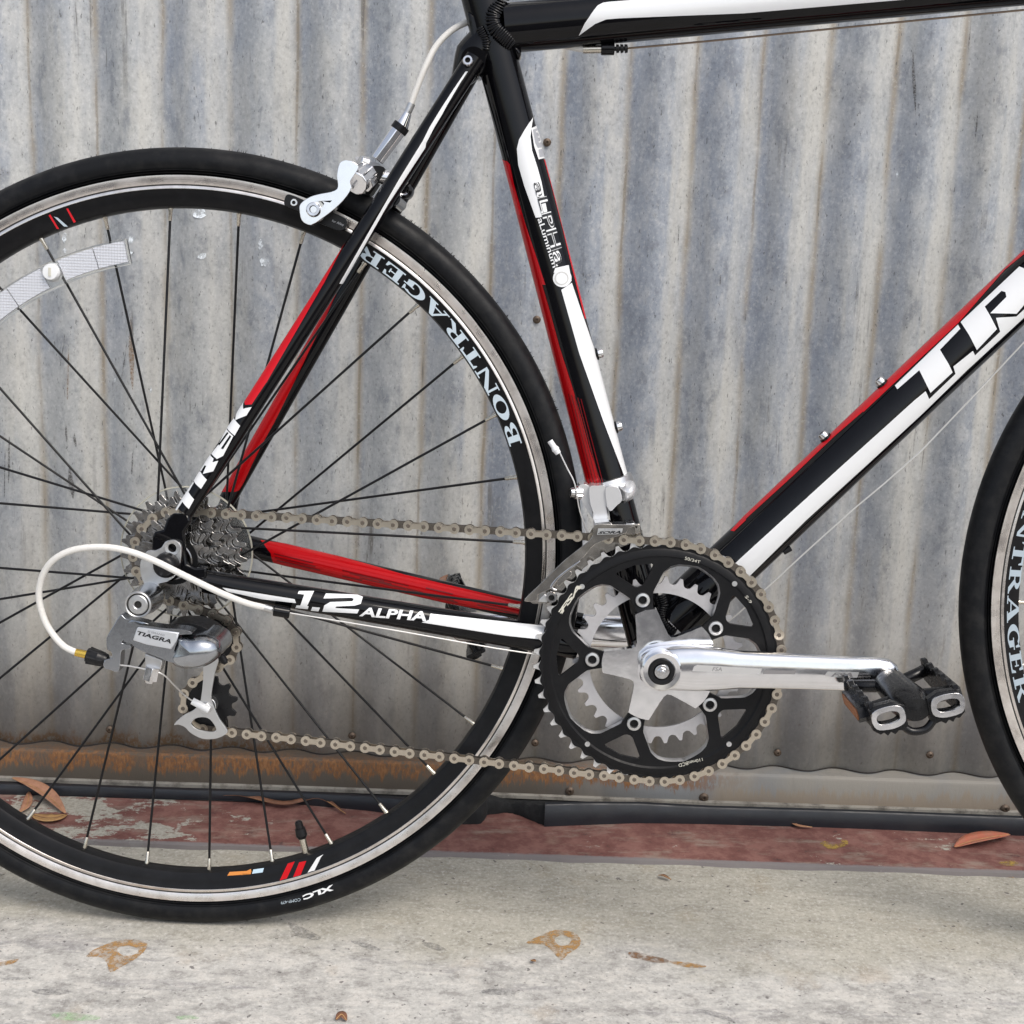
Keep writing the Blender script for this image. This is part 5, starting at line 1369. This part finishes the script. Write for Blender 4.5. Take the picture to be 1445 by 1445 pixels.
cage = plate('cage_plate', [smooth_loop(xz(Zd([(810, 640), (930, 620), (905, 740), (885, 850), (872, 950), (885, 1020), (935, 1140), (1000, 1235), (1015, 1270), (985, 1300), (900, 1332), (790, 1330), (690, 1280), (640, 1230), (580, 1205), (540, 1210), (575, 1165), (640, 1115), (710, 1080), (765, 1020), (785, 940), (800, 800)]), -.048), 3),
        smooth_loop(xz(Zd([(695, 1190), (735, 1150), (800, 1140), (860, 1160), (910, 1230), (905, 1262), (850, 1268), (760, 1250), (715, 1225)]), -.048), 3)], -.0495, -.0470, satin, rd, bev=.0007)
plate('cage_plate', [smooth_loop(xz(Zd([(560, 1180), (660, 1110), (700, 1040), (760, 900), (880, 860), (960, 1000), (1020, 1240), (900, 1300), (700, 1260)]), -.02), 3)], -.0205, -.0190, anod, rd, bev=.0005)
for c_ in (gp, tp):
    pl = plate('pulley', [gear_loop(c_.x, c_.z, 11, gr, ph=.2, tip=.0014), circle2(c_.x, c_.z, .004, 16)], Y19 - .0016, Y19 + .0016, black_plastic, rd, bev=.0004)
cyl('pulley_bolt', (tp.x, -.052, tp.z), (tp.x, -.02, tp.z), .0050, .0050, satin, rd, bev=.0008)
cyl('pulley_bush', (tp.x, -.044, tp.z), (tp.x, -.024, tp.z), .0075, .0075, satin, rd, bev=.0006)
t0_, t1_ = P(*Zd([(700, 1000)])[0], -.052), P(*Zd([(850, 1080)])[0], -.052)
bm = bmesh.new(); add_cyl(bm, t0_, t1_, .0030, .0030, 16)
link('cable_tag', to_mesh('cable_tag', bm, 40), letter_white, rd)
path('anchor_cable', [P(*Zd([(-30, 680)])[0], -.094), P(*Zd([(140, 690)])[0], -.096), P(*Zd([(330, 730)])[0], -.099), P(*Zd([(440, 765)])[0], -.098), P(*Zd([(540, 860)])[0], -.085), P(*Zd([(620, 940)])[0], -.07), t0_], .0007, cable_m, rd, n=8)
# barrel adjuster
ba, bb_ = P(123, 924, -.094), P(151, 932, -.094); bdv = (bb_ - ba).normalized()
bm = bmesh.new(); add_cyl(bm, ba, ba + bdv * .009, .0058, .0066, 12); add_cyl(bm, ba + bdv * .009, bb_, .0066, .0050, 12)
for k in range(6):
    a = 2 * PI * k / 6; u_ = Vector((0, 1, 0)); w_ = bdv.cross(u_); o_ = (u_ * math.cos(a) + w_ * math.sin(a)) * .0058
    add_cyl(bm, ba + o_ + bdv * .001, bb_ + o_ * .8 - bdv * .003, .0016, .0014, 8)
link('barrel_adjuster', to_mesh('barrel_adjuster', bm, 35), black_plastic, rd)
cyl('adjuster_stem', bb_ - bdv * .001, bb_ + bdv * .008, .0030, .0030, anod, rd)
cyl('ferrule', P(107, 920.5, -.094), ba + bdv * .001, .0031, .0033, gold, rd)

# ------------------------------------------------------------------ cables
def pp(l, ys):
    return [P(u, v, y) for (u, v), y in zip(l, ys)]
hpts = [(108, 921), (88, 910), (68, 885), (57.5, 858), (55, 835), (61, 810), (77, 789), (104, 776), (140, 772), (175, 776), (215, 790), (260, 812), (310, 836), (348, 851), (376, 858)]
hy = [-.094, -.094, -.095, -.097, -.100, -.104, -.108, -.110, -.111, -.110, -.106, -.100, -.090, -.078, -.066]
path('shift_housing', pp(hpts, hy), .0026, housing_m, bike, n=16)
cyl('housing_ferrule', P(372, 857, -.068), P(388, 861.5, -.064), .0029, .0029, satin, bike)
cs_ = (P(386, 861, -.066), P(409, 865, -.064))
bevel(cyl('cable_stop', cs_[0], cs_[1], .0047, .0047, black_paint, bike), .0006)
path('shift_cable', [P(409, 865, -.064), P(560, 890, -.060), P(700, 915, -.050), P(770, 925, -.045)], .0006, cable_m, bike, n=6, sub=2)
path('down_tube_cable', [P(990, 905, -.006), P(1040, 867, -.006), P(1090, 822, -.006), P(1200, 722, -.006), P(1300, 636, -.006), P(1445, 483, -.006), P(1600, 330, -.006)], .0007, cable_m, bike, n=6, sub=2)
bk = P(1110, 778, -.004); bevel(cyl('cable_guide', P(1105, 779, -.006), P(1116, 773, -.006), .0028, .0028, black_plastic, bike), .0005)
path('top_tube_cable', [P(882, 68.5, 0), P(1000, 58, 0), P(1200, 38, 0), P(1445, 14, 0), P(1700, -10, 0)], .0008, brown_cable_m, bike, n=6, sub=2)
bevel(cyl('cable_stop', P(848, 69, 0), P(867, 69, 0), .0050, .0050, black_paint, bike), .0006)
bm = bmesh.new()
for k in range(3): add_cyl(bm, P(869.5 + 6 * k, 68.8, 0), P(873.5 + 6 * k, 68.5, 0), .0036, .0032, 14)
add_cyl(bm, P(867, 69, 0), P(886, 68.4, 0), .0018, .0018, 12)
link('cable_seal', to_mesh('cable_seal', bm, 40), black_plastic, bike)
cyl('housing_ferrule', P(823, 70, 0), P(849, 69.5, 0), .0032, .0032, nipple_m, bike)
path('brake_housing', [P(760, 52, .012), P(795, 64, .006), P(826, 70, 0)], .0026, housing_m, bike, n=14)
path('brake_housing', pp([(700, 20, ), (680, 26), (660, 31), (636, 44), (615, 66), (600, 95), (588, 125), (579, 150)], [.02, .014, .008, .004, .002, 0, 0, 0]), .0026, housing_m, bike, n=14)
# front shifting cable from the clamp
path('front_cable', [P(789, 637, -.03), P(800, 660, -.03), P(811, 683, -.034), P(818, 720, -.03), P(830, 755, -.03)], .0006, cable_m, bike, n=6)
bm = bmesh.new(); c0, c1 = P(776, 622, -.030), P(788, 640, -.030)
add_cyl(bm, c0, c0.lerp(c1, .45), .0024, .0024, 12); add_cyl(bm, c0.lerp(c1, .45), c0.lerp(c1, .7), .0024, .0034, 12); add_cyl(bm, c0.lerp(c1, .7), c1, .0030, .0024, 12)
link('cable_end', to_mesh('cable_end', bm, 35), letter_white, bike)

# ------------------------------------------------------------------ front derailleur
Zf = lambda pts: Z(730, 660, 6.8833, pts)
# outer cage plate clears the big ring teeth
cage_steel = mat('steel_cage', (.58, .55, .51), .2, 1, noise=.08, nscale=60, bump=.4, bscale=40, dirt=(.3, .27, .23), dirt_amt=.6, dscale=70)
fd = plate('front_derailleur', [smooth_loop(xz(Zf([(745, 552), (900, 550), (1100, 552), (1188, 545), (1190, 600), (1175, 640), (1150, 640), (1140, 570), (1080, 585), (1060, 630), (960, 670), (860, 700), (760, 740), (700, 800), (650, 860), (560, 930), (470, 1010), (390, 1090), (350, 1160), (290, 1190), (200, 1235), (190, 1290), (90, 1300), (72, 1275), (180, 1170), (330, 1020), (480, 880), (640, 755), (705, 700), (735, 640)]), -.0585), 2),
        smooth_loop(xz(Zf([(385, 1130), (420, 1080), (500, 1010), (528, 1015), (520, 1045), (450, 1110), (400, 1150)]), -.0585), 3)], -.0592, -.0577, cage_steel, bike, bev=.0005)
plate('inner_cage_plate', [smooth_loop(xz(Zf([(745, 560), (1180, 560), (1185, 680), (1080, 745), (900, 810), (760, 890), (640, 980), (540, 1080), (440, 1190), (340, 1300), (230, 1320), (110, 1290), (330, 1050), (640, 780), (720, 700)]), -.040), 2)], -.0400, -.0385, cage_steel, fd, bev=.0005)
plate('cage_rib', [smooth_loop(xz(Zf([(600, 905), (500, 975), (380, 1070), (320, 1150), (325, 1175), (380, 1195), (385, 1180), (340, 1160), (395, 1085), (510, 990), (605, 915)]), -.0592), 2)], -.0602, -.0590, chrome, fd, bev=.0004)
cap_bolt('cage_bolt', P(*Zf([(332, 1252)])[0], -.055), (0, -1, 0), .0048, .005, chrome, fd)
plate('cage_tail', [xz(Zf([(210, 1260), (270, 1205), (295, 1270), (290, 1290), (200, 1285)]), -.05)], -.058, -.040, satin, fd, bev=.0006)
plate('sora_plate', [xz(Zf([(775, 650), (785, 590), (1025, 590), (1015, 628), (960, 645)]), -.0593)], -.0596, -.0590, satin, fd)
text_decal('lettering', 'SORA', Zf([(780, 645), (1005, 640), (1015, 612), (795, 618)]), Flat(-.0597), letter_black, fd, bold=.04, shear=.2, lift=.0002, step=0)
text_decal('lettering', 'SHIMANO', Zf([(838, 608), (968, 604), (970, 590), (842, 592)]), Flat(-.0597), icon_grey, fd, bold=.04, lift=.0002, step=0)
# clamp band round the seat tube
axs = (T_seat.b - T_seat.a).normalized()
def seat_at(u, v):
    p = P(u, v, 0); k = (p - T_seat.a).dot(axs); return T_seat.a + axs * k
kb = seat_at(855, 692); rs = .0180
q = Vector((0, 0, 1)).rotation_difference(axs)
bm = bmesh.new(); add_lathe(bm, [(rs, -.010), (rs + .0032, -.0095), (rs + .0038, -.006), (rs + .0038, .006), (rs + .0032, .0095), (rs, .010)], (0, 0, 0), 48, axis='Z')
bmesh.ops.transform(bm, matrix=Matrix.Translation(kb) @ q.to_matrix().to_4x4(), verts=bm.verts); bmesh.ops.recalc_face_normals(bm, faces=bm.faces)
link('clamp_band', to_mesh('clamp_band', bm, 35), satin, fd)
plate('clamp_body', [smooth_loop(xz(Zf([(700, 182), (780, 168), (850, 172), (858, 300), (880, 470), (800, 490), (735, 500), (735, 430), (705, 330)]), -.030), 3)], -.036, -.012, white_paint and mat('silver_paint_bright', (.74, .74, .75), .22, .5, coat=.5), fd, bev=.003)
sil = bpy.data.materials['silver_paint_bright']
plate('clamp_shoulder', [smooth_loop(xz(Zf([(590, 175), (640, 150), (700, 180), (715, 330), (735, 480), (700, 440), (640, 345), (610, 270)]), -.022), 3)], -.030, -.006, sil, fd, bev=.003)
plate('front_arm', [smooth_loop(xz(Zf([(858, 185), (960, 175), (1000, 230), (1010, 310), (960, 360), (905, 412), (875, 380), (858, 300)]), -.032), 3)], -.038, -.022, sil, fd, bev=.003)
dome('clamp_horn', smooth_loop(xz(Zf([(985, 170), (1080, 130), (1135, 140), (1155, 200), (1130, 290), (1040, 340), (1020, 310), (1015, 230)]), -.016), 3), -.012, -.034, sil, fd)
plate('linkage_arm', [xz(Zf([(855, 360), (885, 380), (905, 520), (885, 520)]), -.034)], -.036, -.030, chrome, fd, bev=.0005)
plate('top_flange', [xz(Zf([(742, 560), (748, 525), (890, 512), (925, 545), (1040, 545), (1055, 525), (1130, 530), (1165, 570), (1140, 560), (1000, 562)]), -.05)], -.0575, -.036, chrome, fd, bev=.0008)
pf = P(*Zf([(575, 240)])[0], -.026)
bm = bmesh.new(); add_cyl(bm, pf + Vector((.004, 0, 0)), pf + Vector((-.002, -.002, 0)), .0058, .0058, 20); add_cyl(bm, pf + Vector((-.002, -.002, 0)), pf + Vector((-.0055, -.003, 0)), .0045, .0042, 20)
bevel(link('anchor_bolt', to_mesh('anchor_bolt', bm, 35), chrome, fd), .0005)

# ------------------------------------------------------------------ rear brake
rb = plate('rear_brake', [smooth_loop(xz(Z4([(178, 690), (190, 640), (250, 590), (330, 555), (420, 535), (500, 520), (560, 490), (568, 440), (558, 380), (565, 310), (585, 230), (630, 200), (700, 205), (760, 240), (775, 280), (740, 340), (700, 400), (692, 440), (705, 480), (660, 560), (580, 650), (480, 735), (390, 800), (300, 855), (225, 832), (190, 780)]), -.028), 2),
        smooth_loop(xz(Z4([(375, 620), (410, 618), (425, 645), (405, 675), (385, 660)]), -.028), 3)], -.035, -.023, polished, bike, bev=.0042)
cap_bolt('pad_bolt', P(*Z4([(313, 700)])[0], -.032), (0, -1, .1), .0060, .0050, chrome, rb)
lathe('pad_washer', [(.004, -.0335), (.0088, -.0338), (.0094, -.0325)], Vector((P(*Z4([(315, 703)])[0], -.033).x, 0, P(*Z4([(315, 703)])[0], -.033).z)), chrome, rb, n=24)
plate('brake_pad', [smooth_loop(xz(Z4([(15, 640), (25, 570), (60, 540), (150, 570), (260, 620), (420, 690), (560, 745), (640, 790), (655, 850), (620, 900), (560, 905), (440, 860), (300, 800), (160, 710), (60, 670)]), -.019), 3)], -.0225, -.0130, black_plastic, rb, bev=.0015)
cap_bolt('pad_screw', P(*Z4([(110, 622)])[0], -.0222), (0, -1, 0), .0030, .0022, chrome, rb)
text_decal('lettering', 'for Alloy', Z4([(490, 822), (610, 866), (620, 838), (500, 792)]), Flat(-.0226), icon_grey, rb, lift=.0002, step=0)
hx = P(*Z4([(740, 430)])[0], -.03); hy_ = P(*Z4([(850, 330)])[0], -.012)
bm = bmesh.new(); add_cyl(bm, hx, hy_, .0098, .0098, 10); bevel(link('pivot_nut', to_mesh('pivot_nut', bm, 30), polished, rb), .001)
bm = bmesh.new(); add_cyl(bm, P(*Z4([(838, 440)])[0], -.026), P(*Z4([(885, 385)])[0], -.014), .0062, .0066, 6); bevel(link('hex_nut', to_mesh('hex_nut', bm, 30), chrome, rb), .0004)
plate('brake_arm', [smooth_loop(xz(Z4([(770, 330), (900, 270), (1010, 265), (1050, 300), (1000, 400), (940, 500), (890, 560), (850, 540), (880, 440), (820, 420)]), .005), 2)], -.008, .010, anod, rb, bev=.002)
plate('far_brake_arm', [smooth_loop(xz(Z4([(740, 180), (790, 165), (900, 205), (990, 240), (1010, 280), (900, 300), (800, 270)]), .012), 2)], .004, .016, dull_alu, rb, bev=.002)
cyl('centre_bolt', P(*Z4([(960, 350)])[0], 0), P(*Z4([(1120, 385)])[0], 0), .0062, .0062, chrome, rb, bev=.0005)
cyl('release_barrel', P(*Z4([(775, 190)])[0], -.010), P(*Z4([(850, 225)])[0], -.006), .0045, .0060, chrome, rb, bev=.0008)
# cable adjuster above the brake
a0_, a1_ = P(532, 226, 0), P(563, 183, 0); ad = (a1_ - a0_).normalized()
bm = bmesh.new(); add_cyl(bm, a0_, a1_, .0058, .0066, 8); bevel(link('adjuster_barrel', to_mesh('adjuster_barrel', bm, 30), polished, rb), .0006)
bm = bmesh.new(); add_cyl(bm, a1_ - ad * .0015, a1_ + ad * .0045, .0072, .0072, 24); bevel(link('adjuster_ring', to_mesh('adjuster_ring', bm, 30), black_plastic, rb), .0006)
cyl('adjuster_cone', a1_ + ad * .003, P(575, 160, 0), .0060, .0036, polished, rb)
cyl('housing_ferrule', P(572, 165, 0), P(581, 146, 0), .0032, .0032, satin, rb)
# bridge between the stays, with its recessed nut on the far side
br = P(560, 285, 0)
cyl('brake_bridge', br + Vector((0, -.030, 0)), br + Vector((0, .022, 0)), .0060, .0060, black_paint, bike)
br2 = P(570, 268, .024)
lathe('bridge_nut', [(.0048, -.003), (.0072, -.002), (.0078, 0), (.0078, .012)], br2, black_paint, rb, n=24)
lathe('bridge_nut_face', [(.0001, .0), (.0030, -.0005), (.0046, -.0015), (.0046, .004)], br2, chrome, rb, n=16)

# ------------------------------------------------------------------ pedals
def make_pedal(eye, tilt_, side, name='pedal'):
    """eye: axle start; side -1 towards the camera, +1 away; tilt_: turn about the axle"""
    eye = Vector(eye); e1 = Vector((math.cos(tilt_), 0, math.sin(tilt_))); e3 = Vector((-math.sin(tilt_), 0, math.cos(tilt_)))
    def fr(x, y, z): return eye + e1 * x + e3 * z + Vector((0, side * y, 0))
    bm = bmesh.new()
    # barrel
    pr = [(.0085, .004), (.0110, .007), (.0128, .012), (.0135, .030), (.0142, .045), (.0150, .062), (.0140, .074), (.0120, .080), (.0100, .086), (.0001, .087)]
    rings = []
    for r, h in pr:
        rings.append([bm.verts.new(fr(r * math.cos(2 * PI * k / 24), h, .85 * r * math.sin(2 * PI * k / 24))) for k in range(24)])
    for A, B in zip(rings, rings[1:]):
        for k in range(24): bm.faces.new((A[k], A[(k + 1) % 24], B[(k + 1) % 24], B[k]))
    bm.faces.new(rings[0])
    bmesh.ops.recalc_face_normals(bm, faces=bm.faces)
    ped = link(name, to_mesh(name, bm, 50), black_plastic if False else pedal_m, bike)
    f2 = lambda x, y, z: fr(x, y, z)
    def bar(nm, pts, r, m):
        b2 = bmesh.new(); add_path(b2, catmull([fr(*p) for p in pts], 6), r, 10); return link(nm, to_mesh(nm, b2, 60), m, ped)
    for sx in (-1, 1):
        bar('cage_strut', [(sx * .010, .012, 0), (sx * .022, .010, .002), (sx * .033, .004, .003)], .0050, pedal_m)
        bar('cage_strut', [(sx * .012, .058, 0), (sx * .024, .062, 0), (sx * .034, .064, 0)], .0056, pedal_m)
    for sx in (-1, 1):                       # serrated side plates
        o_ = [(-.002, -.0075), (.086, -.0080)]
        top = []
        for k in range(6):
            y0 = .086 - k * .0155
            top += [(y0, .0085), (y0 - .004, .0110), (y0 - .009, .0110), (y0 - .012, .0080)]
        top.append((-.002, .0085))
        loop = [(-.002, -.0075), (.020, -.0090), (.060, -.0095), (.086, -.0080)] + top
        def fx(a, x, b, sx=sx): return fr(sx * .0345 + (x), a, b)
        b2 = bmesh.new(); add_plate(b2, [loop], -.0020, .0020, frame=lambda a, y, b, sx=sx: fr(sx * .0312 + y, a, b))
        bmesh.ops.recalc_face_normals(b2, faces=b2.faces)
        bevel(link('side_plate', to_mesh('side_plate', b2, 30), pedal_m, ped), .0006)
        b2 = bmesh.new(); add_plate(b2, [[(.016, -.0065), (.066, -.0065), (.070, -.002), (.066, .0045), (.016, .0045), (.012, 0)]], 0, .0055, frame=lambda a, y, b, sx=sx: fr(sx * (.0332 + y), a, b - .001))
        bmesh.ops.recalc_face_normals(b2, faces=b2.faces)
        rf_ = link('pedal_reflector_case', to_mesh('pedal_reflector_case', b2, 30), pedal_m, ped)
        b2 = bmesh.new(); add_plate(b2, [[(.019, -.0050), (.064, -.0050), (.066, -.001), (.063, .0030), (.019, .0030), (.0165, -.001)]], .0050, .0062, frame=lambda a, y, b, sx=sx: fr(sx * (.0332 + y), a, b - .001))
        bmesh.ops.recalc_face_normals(b2, faces=b2.faces)
        link('pedal_reflector', to_mesh('pedal_reflector', b2, 30), amber, ped)
    # outer end: two oval-windowed plates joined by the rounded middle
    for sx in (-1, 1):
        outl = smooth_loop([(sx * x * .91, z) for x, z in ((.0110, -.0045), (.0115, .0050), (.0180, .0082), (.0290, .0082), (.0355, .0060), (.0375, 0), (.0350, -.0065), (.0280, -.0085), (.0180, -.0082))], 3)
        oval = [(sx * (.0220 + .0086 * math.copysign(abs(math.cos(t)) ** .7, math.cos(t))), .0045 * math.copysign(abs(math.sin(t)) ** .8, math.sin(t))) for t in [2 * PI * k / 24 for k in range(24)]]
        b2 = bmesh.new(); add_plate(b2, [outl, oval], .0875, .0905, frame=lambda a, y, b: fr(a, y, b)); bmesh.ops.recalc_face_normals(b2, faces=b2.faces)
        bevel(link('end_plate', to_mesh('end_plate', b2, 30), polished, ped), .0005)
        b2 = bmesh.new()
        cage_o = [(sx * x * .91, z) for x, z in ((.0090, -.0100), (.0090, .0060), (.0180, .0100), (.0340, .0095), (.0372, .0060), (.0372, -.0085), (.0320, -.0125), (.0290, -.0115), (.0265, -.0145), (.0235, -.0120), (.0205, -.0145), (.0170, -.0120), (.0130, -.0130))]
        add_plate(b2, [cage_o, [(x, z) for x, z in oval]], .0800, .0874, frame=lambda a, y, b: fr(a, y, b)); bmesh.ops.recalc_face_normals(b2, faces=b2.faces)
        bevel(link('end_cage', to_mesh('end_cage', b2, 30), pedal_m, ped), .0007)
    bar('end_bridge', [(-.012, .084, -.010), (-.006, .085, -.0155), (.004, .085, -.0160), (.012, .084, -.010)], .0030, pedal_m)
    cyl('axle', fr(0, -.004, 0), fr(0, .008, 0), .0068, .0068, chrome, ped)
    return ped
pedal_m = mat('pedal_black_plastic', (.006, .006, .007), .24, noise=.1, nscale=300, bump=.03, bscale=600, spec=.35)
EYE = Vector((pe.x + .0035, -.0925, pe.z - .002))
ped = make_pedal(EYE, rad(15), -1)
T_ped = Tube(EYE + Vector((0, -.012, 0)), EYE + Vector((0, -.062, 0)), .0128, .0150)
text_decal('lettering', 'VP', Z(1160, 900, 6.881, [(660, 372), (740, 462), (775, 452), (700, 362)]), T_ped, letter_grey, ped, bold=.04, lift=.0003, step=0)
eye2 = BB - (pe - BB) ; eye2 = Vector((eye2.x, .086, eye2.z))
secs2 = [(Vector((BB.x, .066, BB.z)), upv, .016, .010, 2.4), (Vector((BB.x, .068, BB.z)) - ax * (AL * .2), upv, .0148, .0095, 3), (Vector((BB.x, .080, BB.z)) - ax * (AL * .7), upv, .0143, .008, 3.4), (Vector((BB.x, .085, BB.z)) - ax * AL, upv, .0135, .0072, 3), (Vector((BB.x, .085, BB.z)) - ax * (AL * 1.07), upv, .006, .005, 2.2)]
loft('far_crank_arm', secs2, polished, crank)
ped2 = make_pedal(eye2 + Vector((0, .0065, 0)), rad(-62), 1)
print('links', NL, 'pitch', st_)
